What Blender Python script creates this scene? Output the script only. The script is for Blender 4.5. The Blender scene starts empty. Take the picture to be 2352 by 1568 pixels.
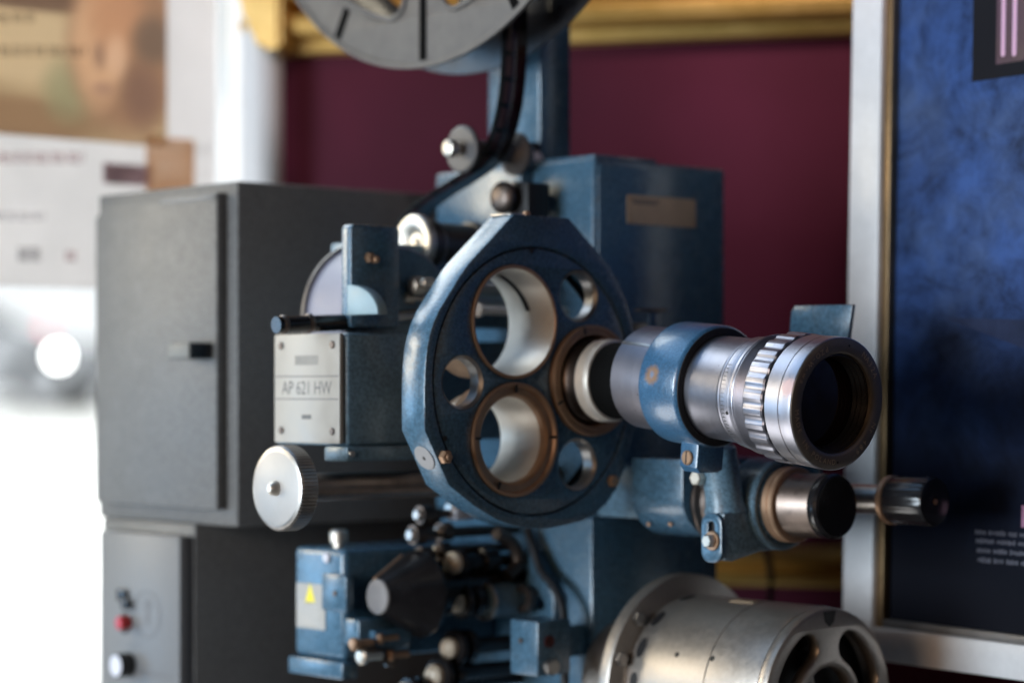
import bpy, bmesh, math, random
from math import sin, cos, pi, radians, sqrt, atan2
from mathutils import Vector, Matrix
random.seed(7)
S = bpy.context.scene
C = S.collection

# ------------------------------------------------------------------ camera
U = 0.0003                      # one modelling unit in metres (about a third of a millimetre)
F = 5560.0                      # focal length in the same units as the picture width 2352
CAMZ = 1.2
cam = bpy.data.cameras.new('camera')
camo = bpy.data.objects.new('camera', cam); C.objects.link(camo); S.camera = camo
camo.location = (0, 0, CAMZ); camo.rotation_euler = (pi/2, 0, 0)
cam.sensor_width = 36; cam.lens = 36*F/2352; cam.shift_y = 111/2352
cam.clip_start = 0.05; cam.clip_end = 500
cam.dof.use_dof = True; cam.dof.focus_distance = 5120*U; cam.dof.aperture_fstop = 3.2
cam.dof.aperture_blades = 0

# ------------------------------------------------------------------ world and lamps
w = bpy.data.worlds.new('World'); S.world = w; w.use_nodes = True
bg = w.node_tree.nodes['Background']
bg.inputs[0].default_value = (0.72, 0.82, 1.0, 1); bg.inputs[1].default_value = 0.014
S.view_settings.view_transform = 'Standard'; S.view_settings.look = 'None'
S.view_settings.exposure = 0.0; S.view_settings.gamma = 1.0

A_ = radians(42)
AX = Vector((sin(A_), -cos(A_), 0)); TX = Vector((cos(A_), sin(A_), 0)); ZX = Vector((0, 0, 1))
O = Vector((60*U, 5560*U, CAMZ + 20*U))            # turret centre in the world
PX = -TX

def lamp(name, pos, target, power, size, col, size_y=None):
    l = bpy.data.lights.new(name, 'AREA'); l.energy = power; l.color = col
    l.shape = 'RECTANGLE'; l.size = size; l.size_y = size_y or size
    o = bpy.data.objects.new(name, l); C.objects.link(o)
    o.location = pos
    o.rotation_euler = (Vector(target) - Vector(pos)).to_track_quat('-Z', 'Y').to_euler()
    return o
# daylight from the street side (left): cool sky above, sunlit facade at eye level, bright pavement below; plus added fills
lamp('sky_light', O + Vector((-1.45, 0.20, 1.95)), O, 13, 2.0, (0.36, 0.62, 1.0), 1.2)
lamp('facade_light', O + Vector((-2.3, 0.64, 0.52)), O, 23, 0.75, (1.0, 0.88, 0.68), 0.75)
lamp('pavement_light', O + Vector((-1.20, 0.10, -1.05)), O, 8.5, 1.1, (0.98, 0.97, 0.95), 0.6)
lamp('shade_light', O + Vector((-2.3, 0.52, -0.20)), O, 7.5, 0.7, (0.34, 0.64, 1.0), 0.55)
lamp('front_fill', O + Vector((-1.10, -1.67, 0.20)), O, 6.5, 0.7, (1.0, 0.62, 0.36), 0.8)  # added warm fill from front left, brightens the bores and front faces
lamp('left_fill', O + Vector((-1.92, -1.28, 0.05)), O, 54, 0.9, (0.76, 0.89, 1.0), 0.9)  # added fill at lens height, no real source, brightens the left-facing sides
lamp('room_light', O + AX*2.0 + TX*0.5 + ZX*0.5, O, 0.7, 0.9, (1.0, 0.74, 0.50), 0.9)
sp_ = bpy.data.lights.new('wall_fill', 'SPOT'); sp_.energy = 120; sp_.color = (1.0, .80, .80); sp_.spot_size = radians(36); sp_.spot_blend = .9; sp_.shadow_soft_size = .15  # added spot with a narrow cone, only to brighten the maroon wall
so_ = bpy.data.objects.new('wall_fill', sp_); C.objects.link(so_); so_.location = (.05, .75, 2.3)
so_.rotation_euler = (Vector((.10, 2.23, 1.70)) - so_.location).to_track_quat('-Z', 'Y').to_euler()
# the open street outside
lamp('street_daylight', (-6, 14, 11), (-3, 14, 0.6), 4300, 14, (0.95, 0.98, 1.0), 14)
lamp('far_daylight', (-4, 7, 10), (-6, 42, 3.5), 21000, 8, (1.0, 0.98, 0.95), 6)

# ------------------------------------------------------------------ picture helper: where a sight line meets a plane of the projector
Oc = (60.0, 5560.0, 20.0); sa, ca = sin(A_), cos(A_)
def P(px, py, s=None, t=None):
    k = (px - 1176)/F; q = (895 - py)/F
    if s is not None:
        t = (k*(Oc[1] - ca*s) - Oc[0] - sa*s)/(ca - k*sa)
    else:
        s = (k*(Oc[1] + sa*t) - Oc[0] - ca*t)/(sa + k*ca)
    Y = Oc[1] - ca*s + sa*t
    return Vector((s, t, q*Y - Oc[2]))
def W(px, py, Y):                       # world point at depth Y (units)
    return Vector(((px - 1176)/F*Y*U, Y*U, CAMZ + (895 - py)/F*Y*U))

# ------------------------------------------------------------------ materials
class NT:
    def __init__(self, name):
        self.m = bpy.data.materials.new(name); self.m.use_nodes = True
        self.t = self.m.node_tree; self.n = self.t.nodes; self.l = self.t.links
        self.b = self.n['Principled BSDF']; self.out = self.n['Material Output']
    def node(self, ty, ins=None, **kw):
        x = self.n.new(ty)
        for k, v in kw.items(): setattr(x, k, v)
        for k, v in (ins or {}).items(): self.set(x.inputs[k], v)
        return x
    def set(self, sock, v):
        if isinstance(v, bpy.types.NodeSocket): self.l.new(v, sock)
        else:
            if hasattr(sock.default_value, '__len__') and not hasattr(v, '__len__'): v = (v,)*len(sock.default_value)
            if hasattr(sock.default_value, '__len__') and len(v) == 3 and len(sock.default_value) == 4: v = (*v, 1)
            sock.default_value = v
    def coord(self, kind='Object'): return self.node('ShaderNodeTexCoord').outputs[kind]
    def noise(self, scale, detail=3, rough=.5, vec=None, dist=0):
        return self.node('ShaderNodeTexNoise', {'Vector': vec or self.coord(), 'Scale': scale, 'Detail': detail, 'Roughness': rough, 'Distortion': dist}).outputs['Fac']
    def ramp(self, fac, stops):
        r = self.node('ShaderNodeValToRGB', {'Fac': fac}); e = r.color_ramp.elements
        while len(e) < len(stops): e.new(.5)
        for x, (p, c) in zip(e, stops):
            x.position = p; x.color = (*c, 1) if hasattr(c, '__len__') else (c, c, c, 1)
        return r.outputs['Color']
    def math(self, op, a, b=0.0, clamp=False):
        x = self.node('ShaderNodeMath', operation=op, use_clamp=clamp)
        self.set(x.inputs[0], a); self.set(x.inputs[1], b); return x.outputs[0]
    def mix(self, f, a, b):
        x = self.node('ShaderNodeMix', data_type='RGBA')
        self.set(x.inputs[0], f); self.set(x.inputs[6], a); self.set(x.inputs[7], b); return x.outputs[2]
    def bump(self, h, strength, dist=0.0004):
        x = self.node('ShaderNodeBump', {'Height': h, 'Strength': strength, 'Distance': dist}); return x.outputs[0]
    def edge(self, radius):
        be = self.node('ShaderNodeBevel', {'Radius': radius}, samples=4)
        ge = self.node('ShaderNodeNewGeometry')
        d = self.node('ShaderNodeVectorMath', operation='DOT_PRODUCT'); self.l.new(be.outputs[0], d.inputs[0]); self.l.new(ge.outputs['Normal'], d.inputs[1])
        return self.math('SUBTRACT', 1.0, d.outputs['Value'])
    def p(self, **kw):
        for k, v in kw.items():
            self.set(self.b.inputs[{'base': 'Base Color', 'metal': 'Metallic', 'rough': 'Roughness', 'coat': 'Coat Weight', 'normal': 'Normal',
              'spec': 'Specular IOR Level', 'emit': 'Emission Color', 'emits': 'Emission Strength', 'aniso': 'Anisotropic', 'coatr': 'Coat Roughness', 'trans':'Transmission Weight'}[k]], v)
        return self.m

def hammer(name, base, rough=.33, wear=0.5):
    M = NT(name)
    n1 = M.noise(430, 3, .65); n2 = M.noise(26, 4, .6)
    c = M.ramp(n1, [(.34, tuple(x*.60 for x in base)), (.66, tuple(min(1, x*1.38+.008) for x in base))])
    c = M.mix(M.math('MULTIPLY', M.ramp(n2, [(.35, 0), (.75, 1)]), .38), c, tuple(x*.62+.012 for x in base))
    if wear:
        e = M.edge(.0011)
        e = M.math('MULTIPLY', e, M.ramp(M.noise(120, 4, .65), [(.42, 0), (.62, 1)]))
        e = M.math('MULTIPLY', e, 7*wear, True)
        c = M.mix(e, c, (.16, .075, .04))
    r = M.ramp(M.noise(60, 4, .6), [(.3, rough-.05), (.75, rough+.14)])
    return M.p(base=c, rough=r, spec=.55, coat=.22, coatr=.14, normal=M.bump(n1, .24, .0007))
def metal(name, base, rough=.3, n=0.12, scale=70, brush=None, met=1.0):
    M = NT(name)
    v = M.coord()
    if brush:
        mp = M.node('ShaderNodeMapping', {'Vector': v, 'Scale': brush}); v = mp.outputs[0]
    n1 = M.noise(scale, 5, .65, v); n2 = M.noise(22, 4, .6)
    c = M.ramp(n1, [(.25, tuple(x*(1-n*1.3) for x in base)), (.7, tuple(min(1, x*(1+n*.5)) for x in base))])
    c = M.mix(M.math('MULTIPLY', M.ramp(n2, [(.45, 0), (.8, 1)]), .35), c, tuple(x*.6 for x in base))
    r = M.ramp(n1, [(.2, max(.04, rough-.08)), (.8, rough+.12)])
    return M.p(base=c, metal=met, rough=r, normal=M.bump(n1, .12, .0003))
def plain(name, base, rough=.5, n=.15, scale=90, bump=.1, spec=.5):
    M = NT(name)
    n1 = M.noise(scale, 4, .6)
    c = M.ramp(n1, [(.25, tuple(x*(1-n) for x in base)), (.75, tuple(min(1, x*(1+n)) for x in base))])
    return M.p(base=c, rough=M.ramp(n1, [(.2, max(.03, rough-.08)), (.8, min(1, rough+.1))]), spec=spec, normal=M.bump(n1, bump, .0004))

M_BLUE = hammer('blue_hammertone', (.054, .128, .200), .22, .6)
M_BLUED = hammer('blue_grey_hammertone', (.115, .205, .275), .34, .35)
M_BRONZE = metal('bronze', (.46, .29, .185), .46, .18, 70, None, .6)
M_BRASS = metal('worn_brass_plate', (.50, .38, .26), .55, .12, 70, None, .4)
M_ALU = metal('turned_aluminium', (.95, .885, .79), .42, .06, 60, None, .4)
M_CHROME = None
M_STEEL = metal('steel', (.50, .47, .44), .34, .18)
M_BUSH = metal('bush_steel', (.50, .49, .48), .38, .12)
M_BSTEEL = metal('browned_steel', (.30, .235, .20), .40, .25)
M_DSTEEL = metal('dark_steel', (.16, .13, .115), .42, .25)
M_NICKEL = metal('nickel', (.70, .645, .56), .42, .1)
M_BLACK = plain('black_bakelite', (.012, .011, .012), .22, .3, 60, .04)
M_BLACKM = plain('black_matt', (.010, .009, .010), .55, .3, 60, .08)
def grey_paint(name, base):
    M = NT(name); n1 = M.noise(560, 3, .65); n2 = M.noise(5, 5, .65, None, .6); n3 = M.noise(34, 5, .7)
    c = M.ramp(n1, [(.32, tuple(x*.62 for x in base)), (.68, tuple(x*1.36 for x in base))])
    c = M.mix(M.math('MULTIPLY', M.ramp(n2, [(.42, 0), (.72, 1)]), .30), c, tuple(x*.55 for x in base))
    c = M.mix(M.math('MULTIPLY', M.ramp(n3, [(.60, 0), (.72, 1)]), .35), c, tuple(min(1, x*1.6) for x in base))
    e = M.math('MULTIPLY', M.math('MULTIPLY', M.edge(.0016), M.ramp(M.noise(60, 4, .65), [(.45, 0), (.6, 1)])), 4, True)
    c = M.mix(e, c, tuple(min(1, x*2.2) for x in base))
    return M.p(base=c, rough=M.ramp(n2, [(.3, .40), (.75, .62)]), normal=M.bump(n1, .5, .0005))
M_GREY = grey_paint('grey_crackle_paint', (.124, .121, .117))
M_GREYD = plain('grey_panel_paint', (.15, .15, .152), .42, .1, 300, .12)
M_WHITE = plain('enamel_white', (.35, .325, .285), .35, .04, 90, .05)
M_INK = plain('black_ink', (.10, .10, .10), .5, .1)
M_CASTAL = metal('cast_aluminium_paint', (.46, .42, .38), .40, .12, 300, None, .85)
M_RED = plain('red_plastic', (.42, .012, .012), .3, .05)
M_YEL = plain('yellow_print', (.78, .66, .02), .5, .03)
M_RUBBER = plain('cable_rubber', (.012, .013, .016), .45, .2)
M_LAV = plain('pale_enamel', (.60, .60, .66), .45, .05)

# satin chrome of the front lens with fine turned rings round its own x axis
def lens_metal(name, base, rough, chip=False):
    M = NT(name); v = M.coord()
    mp = M.node('ShaderNodeMapping', {'Vector': v, 'Scale': (900, 6, 6)}); 
    n1 = M.noise(2.0, 3, .6, mp.outputs[0])
    n2 = M.noise(45, 5, .65)
    c = M.ramp(n2, [(.25, tuple(x*.86 for x in base)), (.7, base)])
    r = M.ramp(n1, [(.25, rough-.06), (.75, rough+.1)])
    specks = M.ramp(M.noise(260, 2, .5), [(.735, 0), (.75, 1)])
    c = M.mix(M.math('MULTIPLY', specks, .55), c, (.08, .07, .07))
    return M.p(base=c, metal=1.0, rough=r, normal=M.bump(n1, .10, .0002))
M_LENS = lens_metal('satin_chrome', (.35, .35, .40), .37)
M_LENSG = lens_metal('grey_anodised_tube', (.36, .345, .385), .46)

# ------------------------------------------------------------------ mesh builders (all in modelling units, s along the lens, t to the far right, z up)
def newbm(): return bmesh.new()
def lathe(prof, axis='s', c=(0, 0), seg=64, rf=None, bm=None):
    bm = bm or bmesh.new(); rings = []
    for u, r in prof:
        ring = []
        if abs(r) < 1e-6:
            v = bm.verts.new(_ax(axis, u, c, 0, 0)); ring = [v]*seg
        else:
            for i in range(seg):
                th = 2*pi*i/seg; rr = r*(rf(th, u) if rf else 1)
                ring.append(bm.verts.new(_ax(axis, u, c, rr*cos(th), rr*sin(th))))
        rings.append(ring)
    for a, b in zip(rings, rings[1:]):
        for i in range(seg):
            j = (i+1) % seg
            vs = []
            for v in (a[i], a[j], b[j], b[i]):
                if v not in vs: vs.append(v)
            if len(vs) >= 3:
                try: bm.faces.new(vs)
                except ValueError: pass
    bmesh.ops.recalc_face_normals(bm, faces=bm.faces)
    return bm
def _ax(axis, u, c, a, b):
    if axis == 's': return (u, c[0]+a, c[1]+b)
    if axis == 't': return (c[0]+a, u, c[1]+b)
    return (c[0]+a, c[1]+b, u)
def cylp(u0, u1, r, ch=2.0):
    d = 1 if u1 > u0 else -1
    return [(u0, 0), (u0, r-ch), (u0+d*ch, r), (u1-d*ch, r), (u1, r-ch), (u1, 0)]
def cyl(u0, u1, r, axis='t', c=(0, 0), ch=2.0, seg=48, bm=None): return lathe(cylp(u0, u1, r, ch), axis, c, seg, None, bm)
def ringp(u0, u1, ro, ri, ch=1.5):
    return [(u0, ri), (u0, ro-ch), (u0+(ch if u1 > u0 else -ch), ro), (u1-(ch if u1 > u0 else -ch), ro), (u1, ro-ch), (u1, ri+ch), (u1-(ch if u1 > u0 else -ch), ri), (u0, ri)]
def box(s0, s1, t0, t1, z0, z1, bev=3, seg=2, bm=None):
    b = bmesh.new()
    bmesh.ops.create_cube(b, size=1)
    for v in b.verts:
        v.co = Vector(((s0+s1)/2+v.co.x*(s1-s0), (t0+t1)/2+v.co.y*(t1-t0), (z0+z1)/2+v.co.z*(z1-z0)))
    if bev: bmesh.ops.bevel(b, geom=list(b.edges), offset=bev, segments=seg, affect='EDGES', profile=.5)
    if bm is None: return b
    return merge(bm, b)
def merge(bm, b):
    me = bpy.data.meshes.new('tmp'); b.to_mesh(me); b.free(); bm.from_mesh(me); bpy.data.meshes.remove(me); return bm
def tube(pts, r, seg=12, n=None, bm=None):
    bm = bm or bmesh.new()
    pts = [Vector(p) for p in pts]
    if n:                                   # Catmull-Rom
        q = []
        P4 = [pts[0]*2-pts[1]] + pts + [pts[-1]*2-pts[-2]]
        for i in range(1, len(P4)-2):
            for k in range(n):
                x = k/n; p0, p1, p2, p3 = P4[i-1:i+3]
                q.append(.5*((2*p1)+(p2-p0)*x+(2*p0-5*p1+4*p2-p3)*x*x+(3*p1-p0-3*p2+p3)*x**3))
        q.append(pts[-1]); pts = q
    rings = []
    up = Vector((0, .3, 1)).normalized()
    for i, p in enumerate(pts):
        d = (pts[min(i+1, len(pts)-1)]-pts[max(i-1, 0)]).normalized()
        e = d.cross(up)
        if e.length < .05: e = d.cross(Vector((1, 0, 0)))
        e.normalize(); f = e.cross(d)
        rings.append([bm.verts.new(p+r*(e*cos(2*pi*k/seg)+f*sin(2*pi*k/seg))) for k in range(seg)])
    for a, b in zip(rings, rings[1:]):
        for k in range(seg): bm.faces.new((a[k], a[(k+1) % seg], b[(k+1) % seg], b[k]))
    bm.faces.new(rings[0]); bm.faces.new(rings[-1])
    bmesh.ops.recalc_face_normals(bm, faces=bm.faces)
    return bm
def eval_mesh(data):
    ob = bpy.data.objects.new('tmp', data); C.objects.link(ob)
    dg = bpy.context.evaluated_depsgraph_get(); dg.update()
    me = bpy.data.meshes.new_from_object(ob.evaluated_get(dg))
    C.objects.unlink(ob); bpy.data.objects.remove(ob); bpy.data.curves.remove(data)
    return me
def circle2(cx, cy, r, n=72): return [(cx+r*cos(2*pi*i/n), cy+r*sin(2*pi*i/n)) for i in range(n)]
def shape(loops, d0, d1, plane='tz', bev=1.5):
    """solid with holes: loops of 2D points, extruded from d0 to d1 along the missing axis"""
    cu = bpy.data.curves.new('tmp', 'CURVE'); cu.dimensions = '2D'; cu.fill_mode = 'BOTH'
    for lp in loops:
        sp = cu.splines.new('POLY'); sp.points.add(len(lp)-1); sp.use_cyclic_u = True
        for q, (x, y) in zip(sp.points, lp): q.co = (x, y, 0, 1)
    h = abs(d1-d0)/2
    cu.extrude = h-bev; cu.bevel_depth = bev; cu.bevel_resolution = 1; cu.offset = -bev
    me = eval_mesh(cu)
    bm = bmesh.new(); bm.from_mesh(me); bpy.data.meshes.remove(me)
    m = (d0+d1)/2
    for v in bm.verts:
        x, y, z = v.co
        v.co = {'tz': (m+z, x, y), 'sz': (x, m+z, y), 'st': (x, y, m+z)}[plane]
    bmesh.ops.remove_doubles(bm, verts=bm.verts, dist=.02)
    bmesh.ops.recalc_face_normals(bm, faces=bm.faces)
    return bm
def text2(s, size, align='CENTER'):
    cu = bpy.data.curves.new('tmp', 'FONT'); cu.body = s; cu.size = size; cu.align_x = align; cu.align_y = 'CENTER'; cu.resolution_u = 3
    me = eval_mesh(cu); bm = bmesh.new(); bm.from_mesh(me); bpy.data.meshes.remove(me); return bm
def place(bm, fn):
    for v in bm.verts: v.co = fn(v.co)
    return bm
def rrect(x0, x1, y0, y1, r, n=6):
    r = min(r, abs(x1-x0)/2-.01, abs(y1-y0)/2-.01); out = []
    for cx, cy, a0 in ((x1-r, y1-r, 0), (x0+r, y1-r, 90), (x0+r, y0+r, 180), (x1-r, y0+r, 270)):
        for i in range(n+1):
            a = radians(a0+90*i/n); out.append((cx+r*cos(a), cy+r*sin(a)))
    return out

def obj(name, bm, mat, parent=None, ang=32, offs=None, scale=U):
    me = bpy.data.meshes.new(name)
    for v in bm.verts: v.co = v.co*scale
    bm.to_mesh(me); bm.free()
    me.polygons.foreach_set('use_smooth', [True]*len(me.polygons))
    me.set_sharp_from_angle(angle=radians(ang))
    if mat: me.materials.append(mat)
    o = bpy.data.objects.new(name, me); C.objects.link(o)
    if parent: o.parent = parent
    if offs is not None: o.location = offs
    return o
def thing(name, label, cat, loc, rz=0.0, group=None):
    o = bpy.data.objects.new(name, None); C.objects.link(o); o.location = loc; o.rotation_euler = (0, 0, rz)
    o.empty_display_size = .05
    return tag(o, label, cat, group)
def tag(o, label, cat, group=None):
    o['label'] = label; o['category'] = cat
    if group: o['group'] = group
    return o
RZ = atan2(AX.y, AX.x)
LIFT = (0, 0, O.z)               # parts of the projector are modelled round the turret centre, the root stands on the floor
def proj_root(name, label, cat): return thing(name, label, cat, (O.x, O.y, 0), RZ)
def part(name, bm, mat, root, ang=32, lab=None):
    o = obj(name, bm, mat, root, ang, LIFT)
    if lab: o['label'] = lab
    return o
def sub(name, bm, mat, pr, ang=32, lab=None):
    o = obj(name, bm, mat, pr, ang)
    if lab: o['label'] = lab
    return o
def dup(o, parent, delta):
    c = o.copy(); C.objects.link(c); c.parent = parent; c.location = Vector(o.location)+Vector(delta)*U; return c
FLOOR = -O.z/U

# ------------------------------------------------------------------ FILM PROJECTOR
pr = proj_root('film_projector', 'blue hammertone cinema projector with a three lens turret in front of a grey cabinet', 'projector')

# main gear housing and column behind the turret
hz1 = P(1365, 362, s=-160).z
gh = part('gear_housing', box(-760, -160, 333, 800, -330, hz1, 9, 3), M_BLUE, pr)
fc = sub('front_cover', shape([rrect(344, 772, -322, hz1-12, 16)], -159.5, -155, 'tz', 1), M_BLUE, gh)
sub('top_lid', box(-600, -170, 345, 560, hz1+.5, hz1+10, 3), M_BLUE, gh)
p0, p1 = P(1440, 443, s=-154), P(1597, 531, s=-154)
sub('brass_plate', shape([rrect(p0.y, p1.y, p1.z+8, p0.z-4, 4)], -155, -151.5, 'tz', .8), M_BRASS, gh)
b = bmesh.new()
for yy, a0, a1 in ((.80, .06, .46), (.72, .08, .42)):       # worn print lines at its top
    t0 = p0.y+(p1.y-p0.y)*a0; t1 = p0.y+(p1.y-p0.y)*a1; zz = p1.z+(p0.z-p1.z)*yy
    box(-151.4, -151, t0, t1, zz-2.5, zz+2.5, 0, 1, b)
sub('plate_print', b, M_DSTEEL, gh)
b = bmesh.new()
for tt in (p0.y+10, p1.y-10):
    for zz in (p1.z+18, p0.z-14): sub('plate_rivet', cyl(-151.5, -149.5, 4, 's', (tt, zz), .8, 12), M_BRONZE, gh)
part('column', box(-740, -168, 333.5, 780, FLOOR, -330.5, 8, 2), M_BLUE, pr)

# reel arm on top
ra = part('reel_arm', box(-651, -450, 420, 530, hz1+.5, 2050, 7, 2), M_BLUE, pr)
q = P(1206, 352, t=380)
sub('boss', lathe([(hz1+.5, 0), (hz1+.5, 36), (hz1+30, 34), (hz1+40, 24), (hz1+44, 0)], 'z', (q.x, q.y+14), 32), M_LAV, ra)
sub('boss_cap', cyl(hz1+44, hz1+62, 30, 'z', (q.x, q.y+14), 5, 32), M_BLACK, ra)
sub('reel_spindle', cyl(60, 470, 17, 't', (P(972, -498, t=100).x, P(972, -498, t=100).z), 3), M_STEEL, ra)

# turret plate
left = [(1180, 492), (1134, 543), (1078, 604), (1056, 634), (1037, 666), (1022, 690), (1008, 713), (996, 741), (987, 770), (981, 800), (978, 830), (976, 860), (975, 906), (975.6, 988),
        (1031, 1114.5), (1090, 1162), (1142, 1193.5), (1178, 1206), (1213, 1213), (1257, 1213), (1300, 1205), (1335, 1196), (1365, 1182), (1394, 1155), (1418, 1120), (1433, 1080), (1444, 1038),
        (1454, 994), (1463, 940), (1467, 890), (1467, 840), (1462, 790), (1453, 740), (1438, 690), (1418, 645), (1394, 605), (1365, 569), (1306.6, 501)]
outl = [(P(x, y, s=0).y, P(x, y, s=0).z) for x, y in left]
gc = P(1230, 876, s=0); GR = 306
tp = part('turret_plate', shape([outl, circle2(gc.y, gc.z, GR+2.5, 96)], -80, 0, 'tz', 2.2), M_BLUED if False else M_BLUE, pr)
big = [P(1182, 739, s=0), P(1182, 1009, s=0), P(1357, 874, s=0)]
sml = [P(1330, 680, s=0), P(1327, 1066, s=0), P(1064, 878, s=0)]
disc = sub('turret_disc', shape([circle2(gc.y, gc.z, GR-2, 96)]+[circle2(c.y, c.z, 130.5, 64) for c in big]+[circle2(c.y, c.z, 61, 48) for c in sml], -36, -1.5, 'tz', 1.6), M_BLUE, tp)
sub('turret_backing', lathe([(-79, GR+2), (-79, GR-12), (-74, GR-12), (-74, GR+2)], 's', (gc.y, gc.z), 96), M_BLACKM, tp)
# small bores: countersunk aluminium bushes
for c in sml:
    sub('bush', lathe([(-38, 60.5), (-1.6, 60.5), (-2.2, 60), (-9, 54), (-38, 54), (-38, 60.5)], 's', (c.y, c.z), 56), M_BUSH, tp)
# large sockets
c = big[0]
sub('lens_socket', lathe([(-155, 122), (-155, 129), (-4, 129), (0, 130), (4, 129.5), (5, 127), (4.5, 123.5), (2, 122)], 's', (c.y, c.z), 96), M_BRONZE, tp)
sub('socket_lining', lathe([(1.5, 121.8), (-20, 121.5), (-155.5, 121.5), (-155.5, 128)], 's', (c.y, c.z), 96), M_ALU, tp)
b = bmesh.new()                                           # dark slot milled in the lining
vs = []
for i in range(15):
    f = i/14; u = -83-f*24; th = radians(14+f*54)
    row = []
    for d in (-8, 8): row.append(b.verts.new((u+d, c.y+120.8*cos(th), c.z+120.8*sin(th))))
    vs.append(row)
for r0, r1 in zip(vs, vs[1:]): b.faces.new((r0[0], r0[1], r1[1], r1[0]))
sub('lining_slot', b, M_BLACKM, tp)
c = big[1]
sub('lens_socket', lathe([(-90, 120), (-90, 129), (-4, 129), (0, 130.5), (6, 130), (7.5, 127), (7, 122), (3, 119), (0, 118), (-1, 104), (-6, 99), (-20, 97)], 's', (c.y, c.z), 96), M_BRONZE, tp)
sub('socket_lining', lathe([(-20, 97), (-155.5, 96.5), (-155.5, 104)], 's', (c.y, c.z), 96), M_ALU, tp)
b = bmesh.new()
for dg in (90, 178, 2, 243):
    th = radians(dg); ct, cz = c.y+116*cos(th), c.z+116*sin(th)
    bb = box(3, 8.2, -3.2, 3.2, -9, 9, .5)
    R = Matrix.Rotation(th-pi/2, 4, 'X'); bmesh.ops.transform(bb, matrix=Matrix.Translation((0, ct, cz)) @ R, verts=bb.verts); sub('index_mark', bb, M_BLACKM, tp)
c = big[2]
sub('lens_socket', lathe([(-90, 120), (-90, 129), (-4, 129), (0, 130), (11, 129.5), (13, 127), (13, 121), (10, 120), (10, 118), (12, 117), (12, 108), (9, 106), (-6, 104), (-24, 100), (-90, 99)], 's', (c.y, c.z), 96), M_BRONZE, tp)
b = bmesh.new()
for dg in (105, 205):
    th = radians(dg); ct, cz = c.y+120*cos(th), c.z+120*sin(th)
    bb = box(9, 14, -3, 3, -9, 9, .5); R = Matrix.Rotation(th-pi/2, 4, 'X'); bmesh.ops.transform(bb, matrix=Matrix.Translation((0, ct, cz)) @ R, verts=bb.verts); sub('index_mark', bb, M_BLACKM, tp)
# hex nut, round plug on the lower facet, index notches, top screws
q = P(1019, 1049, s=0)
b = lathe([(0, 0), (0, 16), (13, 16), (16, 13), (16, 0)], 's', (q.y, q.z), 6)
sub('hex_nut', cyl(12, 21, 7, 's', (q.y, q.z), 2, 20, b), M_BRONZE, tp, 20)
q = P(1405, 1104, s=0)
sub('hex_nut', lathe([(0, 0), (0, 15), (10, 15), (13, 12), (13, 0)], 's', (q.y, q.z), 6), M_BRONZE, tp, 20)
f0 = Vector((0, outl[13][0], outl[13][1])); f1 = Vector((0, outl[14][0], outl[14][1]))
fm = f0.lerp(f1, .50); fd = (f1-f0).normalized(); fn = Vector((0, fd.z, -fd.y));
if fn.y > 0: fn = -fn
b = lathe([(0, 0), (0, 30), (2.0, 30), (3.0, 28.5), (3.0, 5), (1.5, 4.5), (1.5, 0)], 'z', (0, 0), 40)
place(b, lambda v: fm + Vector((-41, 0, 0)) + Vector((1, 0, 0))*v.x + fd*v.y + fn*v.z)
sub('round_plug', b, plain('zinc_plug', (.26, .26, .27), .5, .08), tp)
b = lathe([(3.1, 0), (3.1, 4.5), (3.3, 0)], 'z', (0, 0), 16)
place(b, lambda v: fm + Vector((-41, 0, 0)) + Vector((1, 0, 0))*v.x + fd*v.y + fn*v.z)
sub('plug_hole', b, M_BLACKM, tp)
b = bmesh.new()
for dg in (92, 205):
    th = radians(dg); ct, cz = gc.y+(GR-6)*cos(th), gc.z+(GR-6)*sin(th)
    sub('index_notch', cyl(-1.6, .6, 6, 's', (ct, cz), .4, 16), M_BLACKM, tp)
q = P(1212, 487, s=-20)
sub('cap_screw', lathe([(q.z-10, 0), (q.z-10, 9), (q.z-2, 9), (q.z+2, 5), (q.z+3, 0)], 'z', (-24, q.y), 20), M_BRONZE, tp)
q2 = P(1158, 490, s=-40)
sub('top_pad', box(-74, -6, q2.y-12, q2.y+34, P(1180, 493, s=0).z-1, P(1180, 493, s=0).z+4, 1), M_STEEL, tp)

# dark pulley between turret and housing
q = P(1170, 455, t=220)
pk = part('pulley', lathe([(180, 0), (180, 22), (186, 34), (194, 40), (206, 40), (212, 30), (232, 30), (238, 42), (250, 42), (256, 24), (333, 20)], 't', (q.x, q.z), 40), M_DSTEEL, pr)
sub('pulley_block', box(q.x+6, q.x+62, 225, 300, q.z-50, q.z+36, 5), M_BLACKM, pk)

# guide roller under the reel
q = P(1060, 343, t=110)
gr_ = part('guide_roller', lathe([(106, 0), (106, 52), (110, 58), (118, 58), (124, 40), (140, 26), (262, 26), (276, 46), (284, 54), (292, 54), (292, 0)], 't', (q.x, q.z), 56), plain('grey_roller', (.085, .08, .08), .5, .1), pr)
qk = P(1049, 346, t=70)
sub('roller_knob', lathe([(60, 0), (60, 12), (64, 20), (72, 23), (84, 22), (92, 14), (106, 13)], 't', (q.x, q.z), 40), M_NICKEL, gr_)
sub('roller_arm', box(q.x-16, q.x+16, 292, 340, q.z-120, q.z+20, 6), M_BLUE, gr_)

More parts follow.
